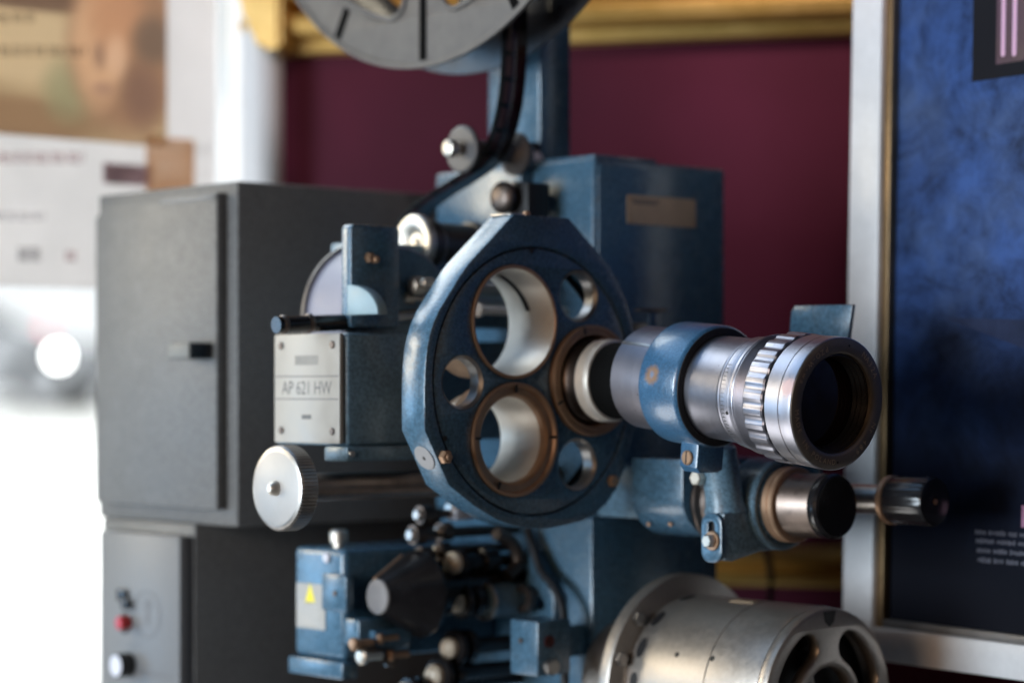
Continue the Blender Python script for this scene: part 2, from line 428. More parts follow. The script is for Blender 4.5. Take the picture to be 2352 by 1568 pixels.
# feed sprocket with a nickel knob
q = P(957, 560, t=20)
sp = part('feed_sprocket', lathe([(26, 0), (26, 58), (32, 62), (60, 62), (64, 56), (80, 54), (190, 54), (196, 62), (206, 62), (208, 30), (333, 30)], 't', (q.x, q.z), 64), M_DSTEEL, pr)
sub('sprocket_knob', lathe([(10, 0), (10, 10), (17, 15), (17, 26), (6, 40), (3, 54), (4, 66), (9, 71), (24, 72), (27, 68), (27, 0)], 't', (q.x, q.z), 64), M_NICKEL, sp)
b = bmesh.new()
for k in range(32):
    th = 2*pi*k/32
    for tt in (66, 186):
        bb = box(-3, 3, -5, 5, 52, 62, 1, 1); bmesh.ops.transform(bb, matrix=Matrix.Translation((q.x, tt, q.z)) @ Matrix.Rotation(th, 4, 'Y'), verts=bb.verts); merge(b, bb)
t_ = sub('sprocket_teeth', b, M_STEEL, sp); t_['kind'] = 'stuff'

# upper gate plate, light drum, quadrant
g0 = P(806, 514, s=-300); g1 = P(806, 752, s=-300)
gp = part('gate_plate', shape([rrect(g0.y, -165, g1.z, g0.z, 12)], -336, -300, 'tz', 4), M_BLUE, pr)
q = P(848, 592, s=-298)
sub('gate_bolt', lathe([(-300, 0), (-300, 13), (-290, 13), (-286, 9), (-286, 0)], 's', (q.y, q.z), 6), M_BRONZE, gp)
q = P(862, 596, s=-290)
sub('gate_bolt', lathe([(-300, 0), (-300, 9), (-284, 9), (-280, 6), (-280, 0)], 's', (q.y, q.z), 24), M_BRONZE, gp)
q = P(834, 735, s=-480)
dr = part('light_drum', lathe([(-338, 0), (-338, 166), (-345, 172), (-470, 176), (-470, 182), (-482, 182), (-482, 0)], 's', (q.y, q.z), 80), plain('lavender_enamel', (.27, .27, .33), .5, .05), pr)
sub('drum_shade_disc', cyl(-337.9, -336.5, 164, 's', (q.y, q.z), .5, 64), M_BLUED, dr)  # dark disc added over the pale front face, colour in place of shade
sub('drum_rim', lathe(ringp(-470.5, -486, 185, 177), 's', (q.y, q.z), 80), plain('drum_rim_paint', (.075, .062, .055), .5, .2), dr)
q = P(800, 724, s=-296)
pts = [(q.x, q.z)] + [(q.x+112*cos(radians(d)), q.z+70*sin(radians(d))) for d in range(0, 91, 6)]
part('quadrant', shape([pts], q.y-4, q.y+26, 'sz', 3), plain('pale_blue_enamel', (.26, .38, .44), .45, .08), pr, lab='pale blue quarter disc against the gate plate')

# gate box with the data plate
gb = P(797, 764, s=-250); gb1 = P(797, 1060, s=-250); gl = P(632, 764, t=gb.y)
ga = part('gate_box', box(gl.x, -250, gb.y, -150, gb1.z+36, gb.z, 8, 3), M_BLUED, pr)
sub('ledge', box(gl.x+200, -236, gb.y-10, -140, gb1.z, gb1.z+35, 6), M_BLUED, ga)
sub('plate_recess', box(gl.x+4, -262, gb.y-6, gb.y-.4, gb1.z+44, gb.z-12, 1), M_BLACKM, ga)
d0 = P(634, 769, t=gb.y-14); d1 = P(783, 1019, t=gb.y-14)
dp = sub('data_plate', shape([rrect(d0.x, d1.x, d1.z, d0.z, 4)], gb.y-18, gb.y-6.2, 'sz', 1), M_WHITE, ga)
b = bmesh.new()
for ss in (d0.x+26, d1.x-26):
    for zz in (d1.z+28, d0.z-26): sub('plate_screw', cyl(gb.y-18, gb.y-22, 9, 't', (ss, zz), 2, 16), M_DSTEEL, ga)
b = bmesh.new()
def flat_t(txt, size, s, z, t, sx=1.0):
    return place(text2(txt, size), lambda v: Vector((s+v.x*sx, t, z+v.y)))
mid = (d0.x+d1.x)/2
merge(b, flat_t('AP 621 HW', 44, mid, P(708, 892, t=gb.y-14).z, gb.y-18.3, .86))
merge(b, flat_t('Typ', 17, mid, P(708, 957, t=gb.y-14).z, gb.y-18.3) if False else box(mid-18, mid+18, gb.y-18.4, gb.y-18.2, P(708, 957, t=gb.y-14).z-5, P(708, 957, t=gb.y-14).z+5, 0))
for yy in (864, 916):
    zz = P(708, yy, t=gb.y-14).z; box(d0.x+4, d1.x-4, gb.y-18.4, gb.y-18.2, zz-1.2, zz+1.2, 0, 1, b)
sub('plate_lettering', b, M_INK, ga)
b = bmesh.new(); zz = P(706, 828, t=gb.y-14).z
box(mid-44, mid+44, gb.y-18.4, gb.y-18.2, zz-10, zz+12, 0, 1, b)
sub('faded_emblem', b, plain('faded_print', (.22, .21, .19), .5, .2, 60), ga)
q = P(806, 1042, s=-230)
sub('ledge_screw', cyl(-236, -230, 8, 's', (q.y+6, q.z), 2, 16), M_STEEL, ga)

sub('rear_carrier', box(-520, -430, -200, 334, gb1.z+40, gb.z-10, 6), M_BLUED, ga)
sub('rear_carrier', box(-520, -430, -200, 334, g1.z+10, g0.z-30, 6), M_BLUED, gp)
# changeover lever above the gate box
h0 = P(634, 746, s=-330); h1 = P(850, 738, s=-330); h2 = P(975, 722, s=-330)
lv = part('lever', tube([h1, h2, h2+Vector((0, 140, 8))], 15, 20), M_STEEL, pr)
sub('lever_handle', tube([h0, h0.lerp(h1, .5), h1], 19, 24), M_BLACK, lv)
for q, rr in ((P(650, 745, s=-330), 22), (P(709, 742, s=-330), 23)):
    sub('handle_collar', lathe([(q.y-7, 0), (q.y-7, rr-3), (q.y-3, rr), (q.y+3, rr), (q.y+7, rr-3), (q.y+7, 0)], 't', (q.x, q.z), 28), M_DSTEEL, lv)
for x, y, r in ((945, 657, 24), (922, 683, 20), (970, 650, 14)):
    q = P(x, y, t=-120)
    part('clamp_nut', lathe([(-124, 0), (-124, r*.5), (-120, r*.85), (-112, r), (-92, r), (-88, r*.7), (300, r*.6)], 't', (q.x, q.z), 28), M_NICKEL, pr)

# seen through the upper socket: a chrome guide bar and a dark carriage
q = P(1130, 712, s=-260)
part('guide_bar', lathe([(q.y-46, 0), (q.y-46, 17), (q.y-36, 17), (q.y-36, 12), (334, 12)], 't', (-262, q.z), 24), M_ALU, pr)

# focusing wheel on its shaft
k0 = P(634, 1121, s=-300)
kf = part('focusing_wheel', lathe([(k0.y, 0), (k0.y, 84), (k0.y+3, 92), (k0.y+8, 95), (k0.y+46, 95), (k0.y+50, 90), (k0.y+50, 0)], 't', (k0.x, k0.z), 360,
     lambda th, u: 1 + (0.016*(1 if (th*72/(2*pi)) % 1 < .5 else -1) if k0.y+6 < u < k0.y+47 else 0)), M_STEEL, pr, 25)
sub('wheel_face', lathe([(k0.y-.6, 0), (k0.y-.6, 82), (k0.y+1, 86), (k0.y+1, 0)], 't', (k0.x, k0.z), 72), metal('wheel_aluminium', (.40, .385, .37), .5, .05, 40, None, .7), kf)
sub('wheel_stud', lathe([(k0.y-20, 0), (k0.y-20, 8), (k0.y-13, 15), (k0.y-5, 17), (k0.y, 18), (k0.y, 0)], 't', (k0.x, k0.z), 36), M_NICKEL, kf)
sub('wheel_shaft', cyl(k0.y+50, 333, 33, 't', (k0.x, k0.z), 2, 40), M_BSTEEL, kf)

# ---- sound head under the turret
b0 = P(790, 1262, s=-520); b1 = P(790, 1560, s=-520); bl = P(675, 1262, t=b0.y)
sh = part('sound_head', box(bl.x, -520, b0.y, 334, b1.z+44, b0.z, 16, 4), M_BLUE, pr)
sub('base_lip', box(bl.x-6, -508, b0.y-14, b0.y+36, b1.z, b1.z+43, 6), M_BLUE, sh)
c0 = P(742, 1316, t=b0.y-20); c1 = P(799, 1406, t=b0.y-20)
sub('cover_plate', box(c0.x, c1.x, b0.y-26, b0.y-.4, c1.z, c0.z, 5), M_BLUE, sh)
q = P(769, 1362, t=b0.y-27)
sub('cover_screw', cyl(b0.y-26, b0.y-30, 8, 't', (q.x, q.z), 2, 16), M_DSTEEL, sh)
l0 = P(680, 1336, t=b0.y-3); l1 = P(746, 1447, t=b0.y-3)
sub('warning_label', box(l0.x, l1.x, b0.y-2.4, b0.y-.4, l1.z, l0.z, .5, 1), M_WHITE, sh)
tc = P(712, 1362, t=b0.y-3); b = bmesh.new()
vv = [b.verts.new((tc.x+x, b0.y-2.8, tc.z+z)) for x, z in ((-21, -24), (21, -24), (0, 26))]; b.faces.new(vv)
sub('warning_triangle', b, M_YEL, sh)
b = bmesh.new(); rr = random.Random(3)
for i in range(5):
    zz = l1.z+16+i*12; box(l0.x+12, l1.x-12-rr.random()*30, b0.y-2.8, b0.y-2.6, zz-2, zz+2, 0, 1, b)
sub('label_print', b, plain('grey_print', (.45, .44, .42), .5), sh)
q = P(752, 1280, t=b0.y)
sub('corner_screw', cyl(b0.y+2, b0.y-8, 13, 't', (q.x, q.z), 4, 24), M_LAV, sh)
q = P(778, 1237, t=b0.y+60)
sub('top_knob', lathe([(b0.z-2, 0), (b0.z-2, 14), (b0.z+10, 14), (b0.z+12, 22), (b0.z+36, 23), (b0.z+42, 17), (b0.z+43, 0)], 'z', (q.x, q.y), 32), M_NICKEL, sh)

# black cone drum
cs = -430.0
c0 = P(866, 1370, s=cs); T0 = c0.y; T1 = P(958, 1368, s=cs).y
cn = part('cone_drum', lathe([(T0+2, 0), (T0+2, 40), (T0+8, 44), (T1-8, 102), (T1, 106), (T1+8, 105), (T1+14, 96), (T1+30, 60), (332, 50), (332, 0)], 't', (cs, c0.z), 72), M_BLACK, pr)
sub('cone_face', lathe([(T0-2, 0), (T0-2, 38), (T0+1, 42), (T0+6, 42.5), (T0+6, 0)], 't', (cs, c0.z), 56), plain('matt_zinc', (.20, .19, .19), .55, .08), cn)
for dg, m in ((118, M_BRONZE), (212, M_STEEL)):
    th = radians(dg); a0 = Vector((cs+46*cos(th), T0+10, c0.z+46*sin(th))); a1 = Vector((cs+102*cos(th), T1-8, c0.z+102*sin(th)))
    sub('cone_highlight', tube([a0, a1], 5, 10), m, cn)  # thin strips in place of the straight highlights along the cone

M_TIP = plain('ivory_tip', (.62, .55, .44), .35, .12, 60)
def roller(name, x, y, s, r, tip, body, L1=120, tipm=None, fl=True):
    q = P(x, y, s=s); t = q.y
    o = part(name, lathe([(t+6, 0), (t+6, body), (t+12, body+3), (t+22, body+3), (t+24, body*.62), (t+L1*.66, body*.62), (t+L1*.68, body), (t+L1, body), (t+L1+3, body*.5), (333, body*.45)], 't', (q.x, q.z), 40), M_BLACK, pr)
    sub('roller_tip', lathe([(t-22, 0), (t-21, tip*.45), (t-16, tip*.8), (t-8, tip), (t+4, tip), (t+6, tip*.8), (t+6.5, 0)], 't', (q.x, q.z), 36), tipm or M_TIP, o)
    return o
roller('film_roller', 1043, 1292, -400, 32, 28, 30, 130)
roller('film_roller', 1050, 1381, -390, 26, 25, 40, 60, None, False)
roller('film_roller', 1034, 1487, -410, 26, 26, 42, 60, None, False)
roller('film_roller', 1000, 1550, -420, 26, 28, 44, 60, None, False)
roller('film_roller', 930, 1585, -430, 26, 20, 30, 60, None, False)
q = P(1112, 1380, s=-385)
sd = part('sound_drum', lathe([(q.y, 0), (q.y, 34), (q.y+3, 44), (q.y+8, 46), (q.y+12, 42), (q.y+130, 42), (q.y+140, 30), (333, 30)], 't', (q.x, q.z), 48), M_BLUED, pr)
sub('drum_ring', lathe(ringp(q.y-3, q.y+7, 48, 41), 't', (q.x, q.z), 48), M_STEEL, sd)
q = P(1196, 1374, s=-340)
sub('drum_bearing', lathe(ringp(q.y, q.y+20, 34, 18), 't', (q.x, q.z), 36), M_DSTEEL, sd)
# pins and adjusting screws in the shadow
for x, y, r in ((957, 1182, 15), (941, 1228, 16), (1004, 1221, 15), (956, 1270, 11), (1000, 1262, 12), (1032, 1168, 18), (1003, 1287, 8)):
    q = P(x, y, s=-440)
    o = part('adjusting_screw', lathe([(q.y+8, 0), (q.y+8, r*1.5), (q.y+40, r*1.5), (q.y+44, r*.7), (333, r*.7)], 't', (q.x, q.z), 20), M_DSTEEL, pr)
    sub('screw_head', lathe([(q.y-4, 0), (q.y-4, r*.7), (q.y, r), (q.y+7, r), (q.y+8, 0)], 't', (q.x, q.z), 24), M_NICKEL if y > 1255 else M_STEEL, o)
q = P(1050, 1180, s=-430)
part('pin_block', box(-450, -410, q.y-20, q.y+40, q.z-14, q.z+14, 4), M_LAV, pr)
# bent black link behind the rollers
part('link_arm', tube([P(1140, 1225, s=-372), P(1175, 1245, s=-368), P(1190, 1290, s=-364), P(1165, 1320, s=-364)], 17, 12, 5), M_DSTEEL, pr)
# hinged blue clamp under the cone
q = P(850, 1462, s=-470)
hc = part('film_clamp', box(-510, -450, q.y-50, q.y+70, q.z-18, q.z+46, 6), M_BLUE, pr)
sub('clamp_knuckle', cyl(q.y-20, q.y+90, 26, 't', (-446, q.z-6), 4, 28), M_BLUE, hc)
sub('clamp_lever', tube([P(812, 1480, s=-440), P(850, 1490, s=-435), P(905, 1520, s=-435)], 15, 12), M_DSTEEL, hc)
for x, y, r in ((810, 1478, 15), (828, 1507, 20), (868, 1467, 13), (893, 1505, 14)):
    e = P(x, y, s=-425); sub('clamp_screw', lathe([(e.y-6, 0), (e.y-5, r*.7), (e.y, r), (e.y+10, r), (e.y+12, r*.6), (e.y+60, r*.6)], 't', (e.x, e.z), 24), M_NICKEL if r > 18 else M_BRONZE, hc)
sub('clamp_plate', box(-446, -434, P(885, 1500, s=-440).y, P(905, 1500, s=-440).y, P(885, 1530, s=-440).z, P(885, 1478, s=-440).z, 2), M_BLUE, hc)

# small blue box with pilot lamp
e0 = P(1235, 1427, s=-130); e1 = P(1235, 1553, s=-130); el = P(1172, 1427, t=e0.y); er = P(1311, 1430, s=-130)
jb = part('lamp_box', box(el.x, -130, e0.y, er.y, e1.z, e0.z, 4), M_BLUE, pr)
sub('box_bracket', box(el.x+4, el.x+40, er.y-.5, 334, e1.z+30, e0.z-24, 4), M_BLUE, jb)
q = P(1262, 1472, s=-128)
sub('pilot_lamp', lathe([(-130, 0), (-130, 15), (-126, 15), (-126, 10), (-128, 8), (-127, 0)], 's', (q.y, q.z), 24), plain('dark_red_lens', (.07, .008, .008), .3, .1), jb)
q = P(1262, 1530, s=-128)
sub('box_knob', lathe([(-130, 0), (-130, 20), (-114, 20), (-110, 16), (-110, 0)], 's', (q.y, q.z), 32), M_STEEL, jb)
q = P(1197, 1470, t=e0.y)
sub('box_screw', cyl(e0.y+1, e0.y-4, 7, 't', (q.x, q.z), 1.5, 16), M_DSTEEL, jb)
q = P(1246, 1385, t=300)
part('side_bracket', shape([[(q.x-50, q.z-70), (q.x+52, q.z-70), (q.x+52, q.z+20), (q.x+20, q.z+66), (q.x-28, q.z+130), (q.x-50, q.z+130)], circle2(q.x, q.z, 16, 28)], 290, 332.5, 'sz', 4), M_BLUE, pr)
part('cable', tube([P(1212, 1215, t=300), P(1226, 1262, t=290), P(1244, 1312, t=280), P(1275, 1352, t=272), P(1292, 1400, t=262), P(1296, 1460, t=250), P(1297, 1540, t=250), P(1297, 1640, t=250)], 11, 12, 6), M_RUBBER, pr)

# ---- right side: drive housing, inching tube, anamorphic bracket, crank
v0 = P(1568, 1055, s=180); v1 = P(1568, 1240, s=180)
sec = [(v0.y, v0.z), (620, v0.z), (620, v1.z+60)] + [(520+100*cos(radians(-d)), v1.z+100-100*sin(radians(d))) for d in range(10, 91, 10)] + [(v0.y+120-120*cos(radians(90-d)), v1.z+96-96*sin(radians(90-d))) for d in range(0, 91, 9)]
dh = part('drive_housing', shape([sec], 12, 180, 'tz', 4), M_BLUE, pr)
sub('housing_neck', box(-165, 13, 345, 600, v1.z+40, v0.z-20, 4), M_BLUED, dh)
b = bmesh.new()
for x in (1490, 1540):
    q = P(x, 1203, t=v0.y+20); bb = lathe([(0, 0), (0, 6), (2.5, 5), (2.5, 0)], 'z', (0, 0), 14)
    nn = Vector((0, -.9, -.42)).normalized(); uu = Vector((1, 0, 0)); ww = nn.cross(uu)
    qc = Vector((q.x, v0.y+20, P(x, 1203, t=v0.y+20).z)); place(bb, lambda v: qc+uu*v.x+ww*v.y+nn*(v.z-0.5)); sub('housing_screw', bb, M_BRONZE, dh)
TT, TZ = 420.0, P(1922, 1163, t=420).z
it = part('inching_tube', lathe([(180, 0), (180, 80), (184, 88), (376, 90), (382, 86), (384, 70), (384, 0)], 's', (TT, TZ), 72), M_BLUE, pr)
sub('tube_flange', lathe([(181, 0), (181, 104), (192, 104), (200, 92), (214, 90)], 's', (TT, TZ), 64), M_DSTEEL, it)
sub('tube_ring', lathe([(382, 60), (382, 84), (386, 87), (398, 87), (401, 85), (404, 87), (414, 87), (417, 84), (418, 70)], 's', (TT, TZ), 72), M_BRONZE, it)
sub('tube_barrel', lathe([(412, 60), (412, 76), (418, 73), (508, 73), (512, 71), (512, 0)], 's', (TT, TZ), 72), M_BSTEEL, it)
sub('tube_cap', lathe([(508, 60), (508, 72), (512, 74.5), (528, 74.5), (535, 70), (536, 66), (534, 60), (533, 0)], 's', (TT, TZ), 72), M_BLACK, it)

# bracket that carries the front lens
ar = P(1662, 1180, s=360); ab = P(1662, 1290, s=360)
sec = [(ar.y, ar.z), (TT+20, ar.z+34), (TT+60, TZ-80), (TT+10, TZ-104), (TT-60, ab.z+18), (ar.y+30, ab.z), (ar.y+6, ab.z+4), (ar.y, ab.z+14)]
br = part('lens_bracket', shape([sec], 300, 362, 'tz', 5), M_BLUED, pr)
sub('bracket_hub', lathe(ringp(292, 380, 106, 89.5, 4), 's', (TT, TZ), 72), M_BLUED, br)
s0 = P(1613, 1180, t=ar.y-8).x; s1 = P(1660, 1180, t=ar.y-8).x
sm = (s0+s1)/2; zt, zb = P(1636, 1178, t=ar.y-8).z, P(1636, 1291, t=ar.y-8).z
sub('slot_plate', shape([rrect(s0, s1, zb, zt, 26), rrect(sm-10, sm+9, zb+34, zt-18, 9)], ar.y-12, ar.y-.4, 'sz', 2.5), M_BLUE, br)
sub('slot_shadow', box(sm-11, sm+10, ar.y-.3, ar.y+.5, zb+34, zt-18, 0), M_BLACKM, br)
q = P(1633, 1241, t=ar.y-14)
sub('slot_washer', cyl(ar.y-12.2, ar.y-18, 22, 't', (q.x+4, q.z), 2, 32), M_BRONZE, br)
sub('slot_bolt', lathe([(ar.y-18, 0), (ar.y-18, 16), (ar.y-32, 16), (ar.y-35, 13), (ar.y-35, 0)], 't', (q.x+4, q.z), 6), M_NICKEL, br, 20)
pc = P(1668, 1176, s=318); pt = P(1650, 1030, s=318)
def along(bm, a, bvec):
    d = (bvec-a).normalized(); x = d.cross(Vector((0, 1, 0))).normalized(); y = d.cross(x)
    return place(bm, lambda v: a + x*v.x + y*v.y + d*v.z)
Lp = (pt-pc).length
b = lathe([(0, 0), (0, 48), (4, 50), (10, 48), (22, 44), (Lp*.6, 43), (Lp, 40), (Lp+4, 36), (Lp+4, 0)], 'z', (0, 0), 48)
sub('bracket_post', along(b, pc, pt), M_BLUED, br)
b = box(-7, 7, -60, 60, Lp*.42, Lp+5, 1); 
b = box(30, 45, -12, 30, Lp*.42, Lp+2, 2)
sub('post_slot', along(b, pc, pt), M_BLACKM, br)
q = P(1607, 1097, t=(pc.y+pt.y)/2-44); tq = q.y
sub('post_bolt', lathe([(tq+20, 0), (tq+20, 12), (tq, 12), (tq, 18), (tq-14, 18), (tq-17, 15), (tq-17, 0)], 't', (q.x, q.z), 6), M_NICKEL, br, 20)
q = P(1604, 1070, t=tq)
sub('post_lug', box(q.x-10, q.x+30, tq+6, tq+60, q.z-40, q.z+26, 6), M_BLUE, br)

# blue stop plate behind the lens
f0 = P(1815, 702, t=500); f1 = P(1958, 772, t=500)
sec = [(f0.x+14, f0.z), (f1.x, f0.z-2), (f1.x-18, f1.z-30), (f0.x+90, f1.z-40), (f0.x+90, TZ+60), (f0.x+30, TZ+60), (f0.x+30, f1.z-40), (f0.x-6, f1.z-30), (f0.x, f0.z-30), (f0.x+4, f0.z-12)]
part('stop_plate', shape([sec], 500, 512, 'sz', 2.5), M_BLUE, pr)
q = P(1495, 712, s=-60)
ff = part('film_finger', box(-70, -50, q.y-46, q.y+46, q.z-4, q.z+4, 2), M_DSTEEL, pr)
sub('finger_blade', box(-66, -58, q.y-6, q.y+32, q.z-60, q.z-4.2, 2), M_BLUE, ff)
sub('finger_post', box(-145, -66, q.y-4, q.y+6, q.z-50, q.z-30, 2), M_DSTEEL, ff)

# hand crank
HT = 600.0; hk = P(2150, 1152, t=HT); HZ = hk.z
ck = part('hand_crank', cyl(180, hk.x-100, 35, 's', (HT, HZ), 3, 48), M_STEEL, pr)
sub('crank_collar', lathe([(hk.x-136, 0), (hk.x-136, 50), (hk.x-132, 56), (hk.x-120, 57), (hk.x-117, 54), (hk.x-117, 0)], 's', (HT, HZ), 56), M_BRONZE, ck)
sub('crank_knob', lathe([(hk.x-117.5, 0), (hk.x-117.5, 52), (hk.x-113, 54.5), (hk.x-12, 57), (hk.x-3, 53), (hk.x, 46), (hk.x-1, 10), (hk.x-4, 8), (hk.x-4, 0)], 's', (HT, HZ), 96,
    lambda th, u: 1-.022*max(0, cos(th*18)) if u < hk.x-8 else 1), M_BLACK, ck)
sub('knob_screw', cyl(hk.x-4, hk.x+1, 7, 's', (HT, HZ), 1.5, 18), M_BRONZE, ck)

# ---- motor
MT = 450.0; mq = P(1905, 1617, t=MT); MS = mq.x; MZ = mq.z; MR = 222
mo = part('motor', lathe([(-170, 0), (-170, 150), (20, 150), (46, 150), (46, MR-6), (52, MR-1), (60, MR), (MS-190, MR), (MS-189, MR-2), (MS-184, MR-2), (MS-183, MR), (MS-42, MR), (MS-30, MR-4), (MS-60, MR-30), (MS-60, 0)], 's', (MT, MZ), 120), M_CASTAL, pr)
pts = [(MT+r*cos(radians(d)), MZ+r*sin(radians(d))) for d, r in [(d, 272) for d in range(0, 360, 3)]]
sub('motor_flange', shape([pts], 8, 46, 'tz', 6), M_CASTAL, mo)
def kidney(cx, cy, r0, r1, a0, a1, n=10):
    out = []
    for i in range(n+1): a = radians(a0+(a1-a0)*i/n); out.append((cx+r1*cos(a), cy+r1*sin(a)))
    rm = (r0+r1)/2; h = (r1-r0)/2
    for i in range(1, 6): a = radians(a1); b_ = pi*i/6; out.append((cx+(rm+h*cos(b_))*cos(a)-h*sin(b_)*sin(a), cy+(rm+h*cos(b_))*sin(a)+h*sin(b_)*cos(a)))
    for i in range(n+1): a = radians(a1+(a0-a1)*i/n); out.append((cx+r0*cos(a), cy+r0*sin(a)))
    for i in range(1, 6): a = radians(a0); b_ = pi*i/6; out.append((cx+(rm-h*cos(b_))*cos(a)+h*sin(b_)*sin(a), cy+(rm-h*cos(b_))*sin(a)-h*sin(b_)*cos(a)))
    return out
slots = [kidney(MT, MZ, 112, 180, a-21, a+21) for a in (40, 140, 220, 320)]
hub = [circle2(MT, MZ, 84, 60)]
sub('motor_end_cap', shape([circle2(MT, MZ, MR-3, 120)]+slots+hub, MS-34, MS, 'tz', 9), M_CASTAL, mo)
sub('motor_shade_disc', cyl(MS-59.5, MS-57, 190, 's', (MT, MZ), .5, 60), M_BLACKM, mo)  # black disc added behind the slots, stands for shade inside the barrel
b = cyl(MS-56, MS-26, 30, 's', (MT, MZ), 4, 40)
for k in range(3):
    bb = box(MS-52, MS-38, -9, 9, 20, 92, 3); bmesh.ops.transform(bb, matrix=Matrix.Translation((0, MT, MZ)) @ Matrix.Rotation(2*pi*k/3+.3, 4, 'X'), verts=bb.verts); merge(b, bb)
sub('motor_bearing', b, M_STEEL, mo)
sub('shaft_end', cyl(MS-30, MS+4, 20, 's', (MT+6, MZ), 4, 36), M_BLACK, mo)
b = bmesh.new()
vv = [b.verts.new((MS+.6, MT+x, MZ+z)) for x, z in ((-22, MR-10), (22, MR-10), (16, MR-34), (0, MR-46), (-16, MR-34))]; b.faces.new(vv)
sub('cap_notch', b, M_BLACKM, mo)
b = bmesh.new()
for x, y in ((1555, 1503), (1636, 1510)):
    th = None
    for dd in range(100, 200):                 # find the angle on the barrel that the sight line meets
        a = radians(dd); tt, zz = MT+MR*cos(a), MZ+MR*sin(a)
        q = P(x, y, t=tt)
        if th is None or abs(q.z-zz) < th[0]: th = (abs(q.z-zz), a, q.x)
    a, ss = th[1], th[2]
    nn = Vector((0, cos(a), sin(a))); bb = lathe([(-2, 0), (-2, 7), (.8, 6.5), (.8, 0)], 'z', (0, 0), 16)
    uu = Vector((1, 0, 0)); ww = nn.cross(uu); cc = Vector((ss, MT, MZ))+nn*MR
    place(bb, lambda v: cc+uu*v.x+ww*v.y+nn*v.z); sub('barrel_screw', bb, M_BLACKM, mo)
for dg in (100, 128, 150, 172, 195):           # vents near the flange
    a = radians(dg); nn = Vector((0, cos(a), sin(a))); uu = Vector((1, 0, 0)); ww = nn.cross(uu); cc = Vector((78, MT, MZ))+nn*MR
    bb = lathe([(-3, 0), (-3, 1), (.6, .96), (.6, 0)], 'z', (0, 0), 24)
    place(bb, lambda v: cc+uu*v.x*13+ww*v.y*26+nn*v.z); sub('vent', bb, M_BLACKM, mo)
for dg in (135, 160):
    a = radians(dg); sub('flange_bolt', lathe([(46, 0), (46, 17), (58, 17), (61, 14), (61, 0)], 's', (MT+248*cos(a), MZ+248*sin(a)), 6), M_STEEL, mo, 20)
a = radians(97); nn = Vector((0, cos(a), sin(a))); uu = Vector((1, 0, 0)); ww = nn.cross(uu); cc = Vector((MS-235, MT, MZ))+nn*MR
b = box(-36, 36, -13, 13, 0, 1.5, .4); place(b, lambda v: cc+uu*v.x+ww*v.y+nn*v.z)
sub('motor_plate', b, M_BRASS, mo)

# ------------------------------------------------------------------ PROJECTION LENS in the turret
c = big[2]
pl = proj_root('projection_lens', 'small silver ribbed projection lens with a black sleeve in place of the shadow before it, seated in the right turret socket', 'lens')
b = lathe([(-60, 86), (-60, 97), (8, 97), (12, 94), (18, 91), (38, 91), (42, 95)], 's', (c.y, c.z), 96)
part('rear_barrel', b, M_DSTEEL, pl)
part('silver_barrel', lathe([(40, 80), (42, 93), (45, 96)] + [(46+i*1.9, 96 if i % 2 else 94.2) for i in range(14)] + [(74, 96), (84, 93), (86, 84)], 's', (c.y, c.z), 128), M_ALU, pl, 20)
part('shadow_sleeve', lathe([(82, 70), (84, 88), (88, 89), (260, 89), (260, 60)], 's', (c.y, c.z), 96), plain('shadow_black', (.004, .004, .004), .85, .2, 60, .05, .1), pl)  # black sleeve stands for the interior shadow between the two lenses

# ------------------------------------------------------------------ ANAMORPHIC LENS in front
B0 = Vector((309.6, 5516, 29.8)); 
F0 = Vector((680.2, 5066, -29.2))
dv = (F0-B0); LEN = dv.length; dv.normalize()
al = thing('anamorphic_lens', 'large chrome lens with scalloped grip ring and dark glass, held in the blue clamp', 'lens', (0, 0, 0))
xx = dv; yy = Vector((0, 0, 1)).cross(xx).normalized(); zz = xx.cross(yy)
al.matrix_world = Matrix.Translation(Vector((B0.x*U, B0.y*U, CAMZ+B0.z*U))) @ Matrix((xx, yy, zz)).transposed().to_4x4()
def lp(name, bm, mat, ang=32): return obj(name, bm, mat, al, ang)
k = LEN/583.0
tb = lp('rear_tube', lathe([(0, 98), (0, 114), (3, 116.5), (130*k, 116.5), (130*k, 100)], 's', (0, 0), 128), M_LENSG)
obj('key_strip', box(2, 112*k, -4, 4, 115, 118.5, 1), M_STEEL, tb).rotation_euler = (radians(48), 0, 0)
br1 = lp('barrel', lathe([(228*k, 100), (228*k, 114), (340*k, 115), (346*k, 117), (350*k, 121), (356*k, 121), (358*k, 119)], 's', (0, 0), 144), M_LENS)
lp('scale_ring', lathe([(357*k, 100), (357*k, 119), (359*k, 122), (384*k, 125), (388*k, 124), (390*k, 128), (398*k, 129), (400*k, 120)], 's', (0, 0), 144), M_LENS)
b = bmesh.new()
for i in range(26):
    th = radians(150+i*4.2); L = 9 if i % 5 else 16
    bb = box(364, 364+L, -.6, .6, 121.9+.6, 123.9, 0); bmesh.ops.transform(bb, matrix=Matrix.Rotation(th-pi/2, 4, 'X'), verts=bb.verts); merge(b, bb)
lp('scale_marks', b, M_INK)
bb = cyl(123, 126, 4, 'z', (382, 0), .5, 14); bmesh.ops.transform(bb, matrix=Matrix.Rotation(radians(109), 4, 'X'), verts=bb.verts)
lp('set_screw', bb, M_BLACKM)
lp('collar', lathe([(398*k, 110), (398*k, 129.5), (401*k, 131), (404*k, 130)] + [(406*k+i*1.6, 131.3 if i % 2 else 130.4) for i in range(20)] + [(440*k, 132), (442*k, 126)], 's', (0, 0), 144), M_LENS, 20)
NG = 26
def scal(th, u):
    x = (th*NG/(2*pi)) % 1
    return 1-(0.025*sin(pi*min(1, x/.66)) if x < .66 else 0)
